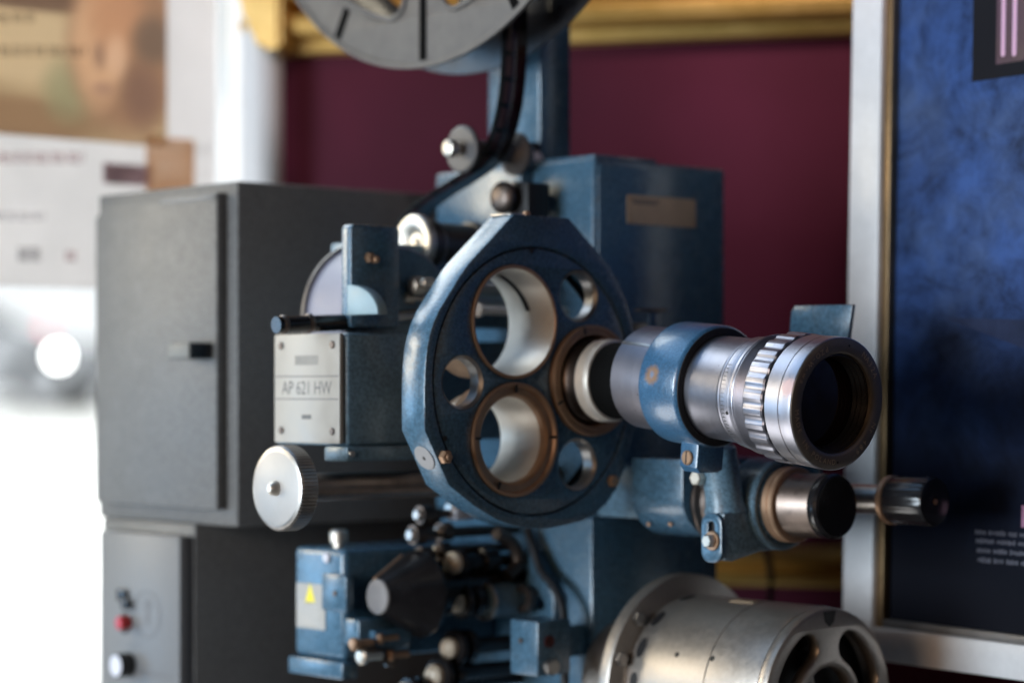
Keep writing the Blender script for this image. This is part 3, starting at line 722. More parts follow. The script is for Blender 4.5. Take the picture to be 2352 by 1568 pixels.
lp('grip_ring', lathe([(441*k, 122), (441*k, 136), (444*k, 139.5), (447*k, 140.5), (496*k, 140.5), (500*k, 138), (501*k, 122)], 's', (0, 0), 480, scal), M_LENS, 24)
lp('dark_groove', lathe([(500*k, 100), (500.5*k, 134), (507*k, 134), (507*k, 100)], 's', (0, 0), 128), M_BLACKM)
fs = lp('front_sleeve', lathe([(506*k, 120), (506*k, 137), (508*k, 139), (546*k, 139.5), (547*k, 138.6), (548.5*k, 138.6), (549.5*k, 140), (578*k, 141), (582*k, 140.2), (583*k, 138.5)], 's', (0, 0), 160), None)
M = NT('chipped_satin_chrome'); v = M.coord()
mp = M.node('ShaderNodeMapping', {'Vector': v, 'Scale': (900, 6, 6)}); n1 = M.noise(2.0, 3, .6, mp.outputs[0])
th = radians(166)
ctr = Vector((571*k*U, 141*U*cos(th), 141*U*sin(th)))
ds = M.node('ShaderNodeVectorMath', operation='DISTANCE'); M.l.new(v, ds.inputs[0]); ds.inputs[1].default_value = ctr
dd = M.math('ADD', ds.outputs['Value'], M.math('MULTIPLY', M.math('SUBTRACT', M.noise(420, 5, .7), .5), .009))
chip = M.ramp(dd, [(.0052, 1), (.0056, 0)])
e = M.math('MULTIPLY', M.edge(.0009), M.ramp(M.noise(160, 4, .6), [(.45, 0), (.6, 1)])); e = M.math('MULTIPLY', e, 5, True)
c_ = M.mix(e, (.40, .40, .45), (.20, .12, .09)); c_ = M.mix(chip, c_, (.66, .47, .46))
M.p(base=c_, metal=M.math('SUBTRACT', 1.0, M.math('MULTIPLY', chip, .95)), rough=M.ramp(n1, [(.25, .31), (.75, .43)]), normal=M.bump(n1, .1, .0002))
fs.data.materials.append(M.m)
M = NT('worn_black_bezel'); n1 = M.noise(70, 5, .65)
e = M.math('MULTIPLY', M.edge(.0008), M.ramp(M.noise(240, 4, .65), [(.4, 0), (.6, 1)])); e = M.math('MULTIPLY', e, 6, True)
c_ = M.ramp(n1, [(.3, (.20, .168, .14)), (.7, (.26, .22, .187))]); c_ = M.mix(e, c_, (.012, .010, .009))
M_BEZEL = M.p(base=c_, metal=.85, rough=.48, spec=.6, normal=M.bump(M.noise(500, 2), .1, .0002))
lp('front_bezel', lathe([(580*k, 140), (584*k, 138), (585*k, 136), (585.5*k, 112), (584*k, 107.5), (582*k, 105.5), (574*k, 105)], 's', (0, 0), 160), M_BEZEL)
lp('inner_tube', lathe([(575*k, 105.5)] + [(575*k-i*6, (104.5 if i % 2 else 100.5)-i*.9) for i in range(14)] + [(440*k, 84)], 's', (0, 0), 128), plain('bore_black', (.022, .019, .017), .30, .2), 15)
M = NT('coated_glass')
M.p(base=(.020, .011, .011), rough=.06, spec=.5)
lp('front_glass', lathe([(536*k, 98), (539*k, 62), (540.2*k, 30), (540.6*k, 0)], 's', (0, 0), 96), M.m, 60)
b = bmesh.new()
for dg in (80, 276):
    th = radians(dg); lp('bezel_hole', cyl(585.3*k, 585.9*k, 2.6, 's', (124*cos(th), 124*sin(th)), .2, 12), M_BLACKM)
# engraved lettering round the bezel. Seen from the front, angle grows anticlockwise, first axis = right as the viewer sees it
def ring_text(txt, size, rad, a_start, step, clockwise):
    out = bmesh.new()
    for i, ch in enumerate(txt):
        if ch == ' ': continue
        th = radians(a_start + (-i*step if clockwise else i*step))
        bm = text2(ch, size)
        if clockwise: ex, ey = Vector((sin(th), -cos(th))), Vector((cos(th), sin(th)))
        else: ex, ey = Vector((-sin(th), cos(th))), Vector((-cos(th), -sin(th)))
        cx, cy = rad*cos(th), rad*sin(th)
        def f(v):
            a = cx+ex.x*v.x+ey.x*v.y; b_ = cy+ex.y*v.x+ey.y*v.y
            return Vector((586.0*k, a, b_))      # viewer's right is +y of the lens frame
        merge(out, place(bm, f))
    return out
M_ENG = plain('engraved_paint', (.52, .41, .28), .5, .25, 300)
for args in (('NA32A', 18, 123, 56, 6.6, True), ('Nr 489', 17, 123, -22, 6.6, True), ('PZO-W-wa', 16, 123, 112, 6.6, False), ('MADE IN POLAND', 16, 123, 188, 6.3, False)):
    lp('engraved_lettering', ring_text(*args), M_ENG)

# clamp round the lens (belongs to the projector's bracket)
M = NT('chipped_blue_hammertone')
base = (.045, .140, .262); v = M.coord()
n1 = M.noise(620, 2, .6); n2 = M.noise(40, 4, .6)
c_ = M.ramp(n1, [(.3, tuple(x*.72 for x in base)), (.72, tuple(x*1.3+.006 for x in base))])
c_ = M.mix(M.math('MULTIPLY', M.ramp(n2, [(.4, 0), (.75, 1)]), .35), c_, (.03, .09, .17))
e = M.math('MULTIPLY', M.edge(.001), M.ramp(M.noise(140, 4, .65), [(.45, 0), (.62, 1)])); e = M.math('MULTIPLY', e, 4, True)
c_ = M.mix(e, c_, (.22, .13, .08))
th = radians(172); r_ = 136*U
ctr = Vector((158*k*U, r_*cos(th), r_*sin(th)))
ds = M.node('ShaderNodeVectorMath', operation='DISTANCE'); M.l.new(v, ds.inputs[0]); ds.inputs[1].default_value = ctr
dd = M.math('ADD', ds.outputs['Value'], M.math('MULTIPLY', M.math('SUBTRACT', M.noise(380, 4, .65), .5), .006))
c_ = M.mix(M.ramp(dd, [(.0038, 1), (.0043, 0)]), c_, (.40, .21, .07))
c_ = M.mix(M.ramp(dd, [(.0016, 1), (.0020, 0)]), c_, (.20, .28, .42))
M_CLAMP = M.p(base=c_, rough=.30, spec=.8, coat=.6, coatr=.16, normal=M.bump(n1, .28, .0007))
cl = obj('lens_clamp', lathe([(112*k, 117.2), (112*k, 131), (117*k, 135.5), (122*k, 136.5), (226*k, 137), (232*k, 134.5), (235*k, 131), (235*k, 117.2)], 's', (0, 0), 144), M_CLAMP, None)
mw = al.matrix_world.copy(); 
cl.parent = pr; 
prm = Matrix.Translation(pr.location) @ Matrix.Rotation(RZ, 4, 'Z')
cl.matrix_local = prm.inverted() @ mw
def csub(name, bm, mat, ang=32): return obj(name, bm, mat, cl, ang)
csub('clamp_gasket', lathe([(235.5*k, 115.6), (235.5*k, 131), (237*k, 130), (238*k, 116)], 's', (0, 0), 128), M_BLACKM)
sec = [(-34, -126), (20, -126), (20, -192), (-22, -192), (-34, -180)]
csub('clamp_lug', shape([[(-48, -118), (34, -128), (34, -186), (20, -192), (-36, -192), (-48, -180)]], 172*k, 228*k, 'tz', 5), M_CLAMP)
sc = csub('lug_screw', lathe([(-48.4, 0), (-48.4, 16), (-52, 16.5), (-54.5, 14), (-54.5, 0)], 't', (199*k, -160), 32), M_BRONZE)
csub('screw_slot', box(197.2*k, 200.8*k, -55, -54.0, -174, -146, 0), M_BLACKM)

# ------------------------------------------------------------------ FILM REEL and FILM
rq = P(972, -498, t=100); RS, RZz, RR = rq.x, rq.z, 707.0
re = proj_root('film_reel', 'large grey film reel with cut-out windows and black slits hanging above the projector', 'film reel')
M = NT('worn_reel_metal'); n1 = M.noise(55, 5, .65)
M_REEL = M.p(base=M.ramp(n1, [(.3, (.075, .07, .068)), (.7, (.12, .113, .106))]), metal=.2, rough=M.ramp(n1, [(.2, .5), (.8, .68)]), normal=M.bump(n1, .1, .0003))
M_REELB = plain('dark_rear_flange', (.014, .014, .017), .30, .2, 50, .05)  # darker tone, rear flange only
M_SLIT = plain('slit_black', (.004, .004, .004), .9, .1, 50, 0, .05)
def sector(r0, r1, a0, a1, cr):
    pts = []; n = 14
    def arc(r, x0, x1):
        for i in range(n+1): a = radians(x0+(x1-x0)*i/n); pts.append((RS+r*cos(a), RZz+r*sin(a)))
    d1 = math.degrees(cr/r1); d0 = math.degrees(cr/r0)
    arc(r1, a0+d1, a1-d1)
    for i in range(1, 6):
        f = i/6; a = radians(a1-d1+d1*sin(f*pi/2)); r = r1-cr*(1-cos(f*pi/2)); pts.append((RS+r*cos(a), RZz+r*sin(a)))
    pts.append((RS+(r1-cr)*cos(radians(a1)), RZz+(r1-cr)*sin(radians(a1))))
    arc(r0, a1-d0*.3, a0+d0*.3)
    pts.append((RS+(r1-cr)*cos(radians(a0)), RZz+(r1-cr)*sin(radians(a0))))
    for i in range(1, 6):
        f = i/6; a = radians(a0+d1*(1-sin((1-f)*pi/2)) if False else a0+d1*(1-cos(f*pi/2))); r = r1-cr*(1-sin(f*pi/2)); pts.append((RS+r*cos(a), RZz+r*sin(a)))
    return pts
wins = [sector(250, 590, 270+60*i+7.5, 270+60*(i+1)-7.5, 60) for i in range(6)]
for tpos, nm in ((100, 'front'), (272, 'rear')):
    fl = part('flange', shape([circle2(RS, RZz, RR, 160)]+wins, tpos, tpos+7, 'sz', 2), M_REEL if nm == 'front' else M_REELB, re)
    if nm == 'front':
        sub('flange_rim', lathe([(tpos-4, RR-12), (tpos-5, RR-6), (tpos-3, RR+1), (tpos+8, RR+1), (tpos+8, RR-12)], 't', (RS, RZz), 160), M_REEL, fl)
        for i in range(6):                       # raised lip round each window
            lpw = [Vector((x, tpos-2, z)) for x, z in wins[i]]
            sub('window_lip', tube(lpw+[lpw[0]], 7, 8), M_REEL, fl)
        for i in range(12):
            a = radians(270+30*i); L0, L1 = (520, 690) if i % 2 == 0 else (608, 690)
            dx, dz = cos(a), sin(a)
            bm = box(L0, L1, -1.6, .8, -13, 13, 1)
            place(bm, lambda v: Vector((RS+dx*v.x-dz*v.z, tpos-1+v.y, RZz+dz*v.x+dx*v.z)))
            sub('slit', bm, M_SLIT, fl)
    else: fl['label'] = 'black rear flange of the reel'
part('reel_hub', cyl(60, 300, 90, 't', (RS, RZz), 6, 64), M_DSTEEL, re)

# film: a ribbon in the s-z plane, 112 wide in t
M = NT('film_stock'); uv = M.node('ShaderNodeUVMap').outputs[0]
sx = M.node('ShaderNodeSeparateXYZ', {0: uv}); u_, v_ = sx.outputs[0], sx.outputs[1]
fr = M.math('MULTIPLY', M.math('GREATER_THAN', M.math('FRACT', u_), .22), M.math('LESS_THAN', M.math('ABSOLUTE', M.math('SUBTRACT', v_, .5)), .30))
pf = M.math('MULTIPLY', M.math('GREATER_THAN', M.math('FRACT', M.math('MULTIPLY', u_, 4.0)), .5), M.math('LESS_THAN', M.math('ABSOLUTE', M.math('SUBTRACT', M.math('ABSOLUTE', M.math('SUBTRACT', v_, .5)), .40)), .035))
c_ = M.mix(fr, (.005, .007, .009), (.030, .018, .022)); c_ = M.mix(pf, c_, (.012, .014, .016))
M_FILM = M.p(base=c_, rough=.22, spec=.5)
path = [P(1183, -120, t=190), P(1182, 20, t=190), P(1181, 110, t=190), P(1177, 190, t=190), P(1166, 265, t=190), P(1146, 330, t=190), P(1112, 380, t=180), P(1062, 416, t=165), P(1010, 448, t=150), P(966, 482, t=140), P(938, 520, t=132), P(930, 560, t=130), P(940, 600, t=130)]
pts = []
P4 = [path[0]*2-path[1]]+path+[path[-1]*2-path[-2]]
for i in range(1, len(P4)-2):
    for kk in range(8):
        x = kk/8; a, b_, c2, d = P4[i-1:i+3]
        pts.append(.5*((2*b_)+(c2-a)*x+(2*a-5*b_+4*c2-d)*x*x+(3*b_-a-3*c2+d)*x**3))
fs_ = proj_root('film_strip', 'dark strip of cinema film running from the reel down round the guide roller', 'film')
b = bmesh.new(); ul = b.loops.layers.uv.new('UVMap'); rows = []; acc = 0
for i, p in enumerate(pts):
    if i: acc += (p-pts[i-1]).length
    rows.append((b.verts.new((p.x, p.y-42, p.z)), b.verts.new((p.x, p.y+42, p.z)), acc/63.0))
for r0, r1 in zip(rows, rows[1:]):
    f = b.faces.new((r0[0], r0[1], r1[1], r1[0]))
    for lpp, (uu_, vv_) in zip(f.loops, ((r0[2], 0), (r0[2], 1), (r1[2], 1), (r1[2], 0))): lpp[ul].uv = (uu_, vv_)
fo = part('film', b, M_FILM, fs_, 60)
md = fo.modifiers.new('thickness', 'SOLIDIFY'); md.thickness = .00018

# ------------------------------------------------------------------ LAMP HOUSE
lh = proj_root('lamp_house', 'tall grey lamp house cabinet with a door, behind the blue projector head', 'cabinet')
a0 = P(545, 415, s=-900); LT = a0.y; ztop = a0.z; zst = P(545, 1210, s=-900).z
sl = P(226, 440, t=LT).x
bd = part('cabinet', box(sl, -900, LT, LT+1150, zst, ztop, 7, 2), M_GREY, lh)
s2 = P(447, 1300, t=LT).x
part('lower_cabinet', box(sl+18, s2, LT+.5, LT+1100, FLOOR, zst-.5, 6, 2), M_GREY, lh)
dz0 = P(500, 1170, t=LT-30).z; dz1 = P(500, 442, t=LT-30).z
ds0 = P(222, 800, t=LT-30).x; ds1 = P(500, 800, t=LT-30).x
do = part('door', shape([[(ds0, dz0), (ds1, dz0), (ds1, dz1), (ds0+60, dz1), (ds0, dz1-34)]], LT-34, LT-.5, 'sz', 4), M_GREY, lh)
sub('hinge_strip', box(ds1-250, ds1-6, LT-37, LT-34.2, dz1-16, dz1-5, 1), M_GREYD, do)
e0 = P(386, 787, t=LT-105); e1 = P(436, 824, t=LT-105)
sub('door_handle', box(e0.x, e1.x, LT-104, LT-34.5, e1.z, e0.z, 4), M_BLACK, do)
sub('handle_face', box(e0.x+2, e1.x-2, LT-107, LT-104.2, e1.z+2, e0.z-2, 1), plain('grey_cap', (.16, .16, .15), .5), do)
t2 = LT-44
cz1 = P(412, 1232, t=t2).z; cs1 = P(412, 1232, t=t2).x; cs0 = P(229, 1300, t=t2).x
cp = part('control_panel', box(cs0, cs1, t2, LT-.3, -1150, cz1, 4), M_GREYD, lh)
def knob(name, x, y, r, dep, mat, facem=None, square=False):
    q = P(x, y, t=t2-dep)
    if square: o = sub(name, box(q.x-r, q.x+r, t2-dep, t2-.3, q.z-r*.8, q.z+r*.8, 3), mat, cp)
    else: o = sub(name, cyl(t2-dep, t2-.3, r, 't', (q.x, q.z), 3, 36), mat, cp)
    return o
knob('rocker_switch', 276, 1366, 20, 12, M_BLACK, None, True)
knob('rocker_switch', 284, 1386, 17, 16, M_BLACK, None, True)
knob('red_button', 271, 1430, 18, 34, M_RED)
knob('button_bezel', 283, 1430, 27, 6, M_BLACKM)
knob('selector_knob', 264, 1528, 32, 46, M_BLACK)
q = P(264, 1528, t=t2-49); sub('selector_face', cyl(t2-48, t2-46.2, 28, 't', (q.x, q.z), 1, 36), M_LAV, cp)
M_GINK = plain('grey_ink', (.13, .13, .135), .5)
q = P(338, 1410, t=t2)
sub('printed_ring', lathe([(t2-.9, 62), (t2-.9, 58)], 't', (q.x, q.z), 48), M_GINK, cp)
b = bmesh.new()
vv = [b.verts.new((q.x+x, t2-.9, q.z+z)) for x, z in ((-6, -26), (8, -26), (12, 22), (26, 22), (2, 44), (-20, 18), (-8, 18))]; b.faces.new(vv)
sub('printed_arrow', b, M_GINK, cp)
b = bmesh.new()
q = P(350, 1548, t=t2); rr = random.Random(5); xx0 = q.x-70
while xx0 < q.x+80:
    wd = 10+rr.random()*12; box(xx0, xx0+wd, t2-1, t2-.8, q.z-6, q.z+8, 0, 1, b); xx0 += wd+7
sub('panel_print', b, M_GINK, cp)

# ------------------------------------------------------------------ FRAMED POSTER at the right
fo0 = W(1962, 1500, 6050)
fd = Vector((.55, -.835, 0)).normalized(); fnn = Vector((fd.y, -fd.x, 0))      # along the frame, and its face normal (towards the left and the viewer)
if fnn.x > 0: fnn = -fnn
pf_ = thing('framed_poster', 'tall aluminium poster frame with a dark blue film poster, right of the projector', 'poster', (0, 0, 0))
up = (Vector((0, 0, 1)) - fnn*0.022 + fd*.004).normalized()
pf_.matrix_world = Matrix.Translation(fo0) @ Matrix((fd, up, fd.cross(up))).transposed().to_4x4()
sgn = 1 if (fd.cross(up)).dot(fnn) > 0 else -1
def fp(name, bm, mat, ang=32, par=None): return obj(name, bm, mat, par or pf_, ang, None)
def fbox(x0, x1, y0, y1, d0, d1, bev=2):
    return box(x0, x1, y0, y1, min(d0*sgn, d1*sgn), max(d0*sgn, d1*sgn), bev)
M_FALU = metal('frame_aluminium', (.82, .82, .83), .42, .04, 200, None, .15)
FW = 110
fp('stile', fbox(0, FW, 0, 1850, 0, 44, 6), M_FALU)
fp('stile_lip', fbox(FW+.3, FW+24, 60, 1850, 6, 30, 3), metal('frame_lip_bronze', (.36, .24, .13), .45, .1))
fp('rail', fbox(FW+.3, 1500, -4, 78, 0, 40, 6), M_FALU)
fp('rail_lip', fbox(FW+.3, 1500, 78.4, 98, 4, 28, 3), metal('rail_lip_grey', (.34, .32, .31), .5, .1))
fp('side_flange', fbox(-30, -.3, 130, 1850, -30, 6, 3), M_FALU)
M = NT('blue_poster_print'); v = M.coord()
n1 = M.noise(10, 8, .68, v, 1.6); n2 = M.noise(42, 6, .75, v, .8)
sxy = M.node('ShaderNodeSeparateXYZ', {0: v})
g = M.math('DIVIDE', sxy.outputs[1], 1560*U)             # 0 at the bottom, 1 at the top of the picture
lum = M.math('MULTIPLY', M.ramp(g, [(.16, 0), (.30, .10), (.44, .34), (.56, .80), (.9, 1)]), M.ramp(M.math('ADD', M.math('MULTIPLY', n1, .6), M.math('MULTIPLY', n2, .4)), [(.38, .20), (.62, 1)]))
c_ = M.mix(lum, (.006, .007, .012), (.055, .120, .35))
c_ = M.mix(M.math('MULTIPLY', M.math('MULTIPLY', lum, M.ramp(M.noise(14, 5, .6, v), [(.45, 0), (.7, 1)])), .7), c_, (.085, .115, .165))
M_POST = M.p(base=c_, rough=.55, spec=.08)
fp('poster', fbox(FW+10, 1500, 80, 1850, 1, 4, 0), M_POST)
def fpx(px, py, d=5):                                   # sight line on to the poster face
    o = Vector((0, 0, CAMZ)); dr_ = Vector(((px-1176)/F, 1, (895-py)/F))
    Mi = pf_.matrix_world.inverted(); o2 = Mi @ o; d2 = (Mi.to_3x3() @ dr_)
    tt = (d*U*sgn-o2.z)/d2.z; q = o2+d2*tt; return q/U
q0 = fpx(2236, 188); q1 = fpx(2352, 188)
fp('title_box', fbox(q0.x, q0.x+700, q0.y, 1830, 4.4, 5.2, 0), plain('poster_black', (.012, .012, .016), .6, .1, 90, 0, .08))
M = NT('pink_print'); M_PINK = M.p(base=(.72, .42, .60), rough=.35)
for x in (2308, 2330):
    q = fpx(x, 130); fp('neon_line', shape([rrect(q.x-7, q.x+7, q.y, 1820, 7)], 5.4*sgn, 6.2*sgn, 'st', .1), M_PINK)
q = fpx(2319, 130); 
fp('neon_glow_print', fbox(q.x-44, q.x+60, q.y-14, 1820, 5.25, 5.35, 0), plain('dull_pink_print', (.060, .022, .045), .35, .3, 40))
b = bmesh.new(); rr = random.Random(11)
for r_i, y in enumerate((1220, 1240, 1262, 1284)):
    q = fpx(2240+r_i*2, y); x = q.x
    while x < q.x+480:
        for _ in range(3+int(rr.random()*6)):
            wd = 3+rr.random()*4; hh = 4+rr.random()*2.5; bb = fbox(x, x+wd, q.y-hh, q.y+hh*(.5+.5*rr.random()), 4.4, 4.9, 0); merge(b, bb); x += wd+2.2
        x += 8
fp('credit_print', b, plain('pale_print', (.10, .10, .125), .5, .3, 200))
q = fpx(2346, 1190); fp('pink_mark', fbox(q.x, q.x+60, q.y-20, q.y+30, 4.4, 4.9, 0), plain('pink_ink', (.45, .22, .34), .4))
# pale sloping shape in the poster picture
q0 = fpx(2170, 730); q1 = fpx(2352, 745); q2 = fpx(2352, 800)
b = bmesh.new(); vv = [b.verts.new((x, y, 4.6*sgn)) for x, y in ((q0.x, q0.y), (q1.x+300, q1.y), (q2.x+300, q2.y-60), (q2.x, q2.y))]; b.faces.new(vv)
fp('pale_print_shape', b, plain('slate_print', (.035, .05, .11), .6, .5, 26, 0, .08))

# ------------------------------------------------------------------ MAROON WALL with gilt mouldings
wl0 = Vector(((640-1176)/F*7620*U, 7620*U, 0)); wr0 = Vector(((2060-1176)/F*7130*U, 7130*U, 0))
wd_ = (wr0-wl0).normalized(); wn = Vector((wd_.y, -wd_.x, 0))
if wn.y > 0: wn = -wn
wt = thing('panelled_wall', 'maroon wall with horizontal gilt mouldings behind the projector', 'wall', wl0)
wt.rotation_euler = (0, 0, atan2(wd_.y, wd_.x))
M = NT('maroon_paint'); n1 = M.noise(6, 4, .6)
M_MAR = M.p(base=M.ramp(n1, [(.3, (.056, .006, .016)), (.7, (.070, .008, .022))]), rough=.6, spec=.1, normal=M.bump(M.noise(90, 3), .06, .001))
def wm(name, bm, mat): return obj(name, bm, mat, wt, 32, None, 1.0)
def b1(x0, x1, y0, y1, z0, z1, bev=0.002): return box(x0, x1, y0, y1, z0, z1, bev)
WLEN = 1.1
wm('wall_panel', b1(0, WLEN, 0, .08, 0, 3.0, 0), M_MAR)
M = NT('gilt'); n1 = M.noise(40, 5, .65)
M_GILT = M.p(base=M.ramp(n1, [(.3, (.56, .34, .08)), (.7, (.72, .47, .15))]), metal=.3, rough=.36, normal=M.bump(n1, .1, .001))
def moulding(z0, h, x0=-.0):
    n = len(prof := [(0, 0), (.018, .02), (.022, .16), (.046, .22), (.052, .34), (.046, .44), (.020, .50), (.024, .58), (.050, .66), (.058, .80), (.050, .92), (.020, .97), (0, 1)])
    b = bmesh.new(); ra_ = [b.verts.new((x0, -d, z0+h*f)) for d, f in prof]; rb_ = [b.verts.new((WLEN, -d, z0+h*f)) for d, f in prof]
    for i in range(n-1): b.faces.new((ra_[i], ra_[i+1], rb_[i+1], rb_[i]))
    b.faces.new(ra_); b.faces.new(rb_); bmesh.ops.recalc_face_normals(b, faces=b.faces); return b
zt0 = W(650, 132, 7615).z; zt1 = W(650, -40, 7615).z
wm('gilt_moulding', moulding(zt0, zt1-zt0, -.02), M_GILT)
zb1 = W(1800, 1250, 7230).z; zb0 = W(1800, 1343, 7230).z
wm('gilt_moulding', moulding(zb0, zb1-zb0), M_GILT)
# end block of the upper moulding, seen in profile against the white pillar
pts = [(-.085, zt1+.06), (-.082, zt0+.155), (-.066, zt0+.105), (-.046, zt0+.075), (-.044, zt0+.055), (-.026, zt0+.028), (-.018, zt0+.008), (-.01, zt0), (0, zt0), (0, zt1+.06)]
PTS2 = []
e_ = [(600, -30), (598, 42), (612, 68), (622, 80), (626, 104), (640, 118), (648, 132), (700, 132), (700, -30)]
inv = (Matrix.Translation(wl0) @ Matrix.Rotation(atan2(wd_.y, wd_.x), 4, 'Z')).inverted()
pts = [((inv @ W(x, y, 7600)).x, (inv @ W(x, y, 7600)).z) for x, y in e_]
b = shape([pts], -.070, -.001, 'sz', .004) if False else None
b = bmesh.new(); fr_ = [b.verts.new((x, -.066, z)) for x, z in pts]; bk_ = [b.verts.new((x, -.0005, z)) for x, z in pts]
b.faces.new(fr_); b.faces.new(bk_)
for i in range(len(pts)): j = (i+1) % len(pts); b.faces.new((fr_[i], fr_[j], bk_[j], bk_[i]))
bmesh.ops.recalc_face_normals(b, faces=b.faces)
bmesh.ops.bevel(b, geom=list(b.edges), offset=.004, segments=2, affect='EDGES')
wm('moulding_end', b, M_GILT)
cb = obj('wall_cable', tube([W(1748, 1235, 7190)-Vector((0, .03, 0)), W(1746, 1300, 7190)-Vector((0, .09, 0)), W(1744, 1370, 7190)-Vector((0, .09, 0)), W(1740, 1500, 7190)-Vector((0, .09, 0))], .003, 10, 5), M_RUBBER, None, 32, None, 1.0)
tag(cb, 'thin black cable hanging over the lower gilt moulding', 'cable')

# ------------------------------------------------------------------ WINDOW at the left, its posters, the white pillar
def lit_paper(name, colsock_fn, tr=.8):
    M = NT(name); c = colsock_fn(M)
    M.p(base=c, rough=.6, spec=.2)
    t = M.node('ShaderNodeBsdfTranslucent', {'Color': c}); mx = M.node('ShaderNodeMixShader', {0: tr})
    M.l.new(M.b.outputs[0], mx.inputs[1]); M.l.new(t.outputs[0], mx.inputs[2]); M.l.new(mx.outputs[0], M.out.inputs[0]); return M.m
wo = W(0, 895, 7000); wo.z = 0
ww_ = thing('shop_window', 'tall glazed shop window with pale frame, left behind the lamp house', 'window', wo, A_)
# along x = direction T, y = depth
M = NT('window_glass')
gl = M.node('ShaderNodeBsdfGlossy', {'Roughness': .02, 'Color': (1, 1, 1)}); tr = M.node('ShaderNodeBsdfTransparent', {'Color': (.95, .97, .97)}); mx = M.node('ShaderNodeMixShader', {0: .05})
M.l.new(tr.outputs[0], mx.inputs[1]); M.l.new(gl.outputs[0], mx.inputs[2]); M.l.new(mx.outputs[0], M.out.inputs[0])
def along_w(px):                                         # distance along the window plane for a picture column
    k_ = (px-1176)/F; return (k_*wo.y-wo.x)/(cos(A_)-k_*sin(A_))
def w_at(px, py, off=0.0):                               # local (x, z) on the window plane
    x = along_w(px); Yd = wo.y+x*sin(A_); return x, CAMZ+(895-py)/F*Yd
xg0, xg1 = along_w(-420), along_w(560)
obj('pane', b1(xg0, xg1, .012, .018, .02, 3.0, 0), M.m, ww_, 32, None, 1.0)
M_WFR = plain('window_frame_paint', (.74, .73, .75), .4, .03)
obj('frame_sill', b1(xg0, xg1, -.02, .05, 0, .06, .004), M_WFR, ww_, 32, None, 1.0)
def poster_col(M):
    v = M.coord(); sx_ = M.node('ShaderNodeSeparateXYZ', {0: v}); X, Z = sx_.outputs[0], sx_.outputs[2]
    def ell(cx, cz, rx, rz, soft=.5):
        a = M.math('DIVIDE', M.math('SUBTRACT', X, cx), rx); b_ = M.math('DIVIDE', M.math('SUBTRACT', Z, cz), rz)
        d = M.math('ADD', M.math('MULTIPLY', a, a), M.math('MULTIPLY', b_, b_)); return M.ramp(d, [(max(0, 1-soft), 1), (1.0, 0)])
    c = M.ramp(M.noise(7, 4, .6, v), [(.3, (0.522, 0.392, 0.246)), (.7, (0.754, 0.609, 0.420))])
    def px(x, y): return w_at(x, y)
    def blob(c, x, y, rx, ry, col, soft=.6, amt=.9):
        cx, cz = px(x, y); s_ = 7000*U/F*1.06
        return M.mix(M.math('MULTIPLY', ell(cx, cz, rx*s_/cos(A_)*1.0, ry*s_, soft), amt), c, col)
    c = blob(c, 40, 275, 180, 60, (0.435, 0.275, 0.160)); c = blob(c, 60, 110, 210, 95, (0.812, 0.667, 0.478), .5)
    c = blob(c, 60, -10, 210, 36, (0.232, 0.123, 0.087), .4)
    c = blob(c, 150, 210, 60, 90, (0.435, 0.450, 0.290), .9, .7)
    c = blob(c, 285, 110, 130, 230, (0.493, 0.290, 0.189), .5)
    c = blob(c, 220, 100, 62, 170, (0.870, 0.609, 0.420), .7)
    c = blob(c, 262, 40, 70, 110, (0.725, 0.435, 0.275), .8)
    c = blob(c, 345, 95, 52, 70, (0.232, 0.160, 0.131), .8, .8)
    c = blob(c, 320, 220, 50, 90, (0.319, 0.174, 0.138), .9, .8)
    c = blob(c, 222, 130, 16, 40, (0.435, 0.261, 0.203), .9, .7)
    c = blob(c, 230, 205, 26, 18, (0.522, 0.319, 0.261), .9, .7)
    c = blob(c, 262, 130, 26, 60, (0.899, 0.652, 0.493), .9, .8)
    return M.mix(.38, c, (.66, .58, .50))
def pbox(name, x0, x1, y0, y1, off, mat, par):
    a = w_at(x0, y0); b_ = w_at(x1, y0); c2 = w_at(x0, y1)
    # heights taken at the middle column so that the sheet stays rectangular
    xm = (x0+x1)/2; zt_, zb_ = w_at(xm, y0)[1], w_at(xm, y1)[1]
    return obj(name, b1(a[0], b_[0], off, off+.0012, zb_, zt_, 0), mat, par, 32, None, 1.0)
wp = thing('window_poster', 'pale film poster with a large brown portrait, stuck inside the left window', 'poster', wo, A_)
M_PAPER = lit_paper('poster_paper', lambda M: M.ramp(M.noise(20, 3), [(.3, (.80, .775, .77)), (.7, (.85, .82, .815))]), .8)
xa, xb, xc = w_at(-300, 0)[0], w_at(377.5, 0)[0], w_at(492, 0)[0]
zA, zB, zC = w_at(96, -60)[1], w_at(38, 312.5)[1], w_at(96, 660)[1]
b = b1(xa, xc, -.003, -.0018, zC, zB, 0); merge(b, b1(xb, xc, -.003, -.0018, zB, zA, 0)); bmesh.ops.remove_doubles(b, verts=b.verts, dist=1e-6)
obj('sheet', b, M_PAPER, wp, 32, None, 1.0)
pbox('portrait_print', -300, 377, -60, 312, -.0045, lit_paper('portrait_print', poster_col, .8), wp)
def thumb(M): return M.ramp(M.noise(22, 3, .6), [(.35, (.20, .13, .10)), (.5, (.45, .27, .15)), (.65, (.55, .42, .32))])
pbox('small_print_photo', 232, 338, 378, 425, -.0045, lit_paper('thumb_print', lambda M: M.ramp(M.noise(16, 3, .6), [(.35, (.40, .32, .33)), (.65, (.75, .60, .62))]), .8), wp)
pbox('small_print_photo', 330, 440, 318, 470, -.0047, lit_paper('thumb_print_warm', lambda M: M.ramp(M.noise(18, 3, .6), [(.35, (.75, .52, .34)), (.65, (.88, .74, .62))]), .8), wp)
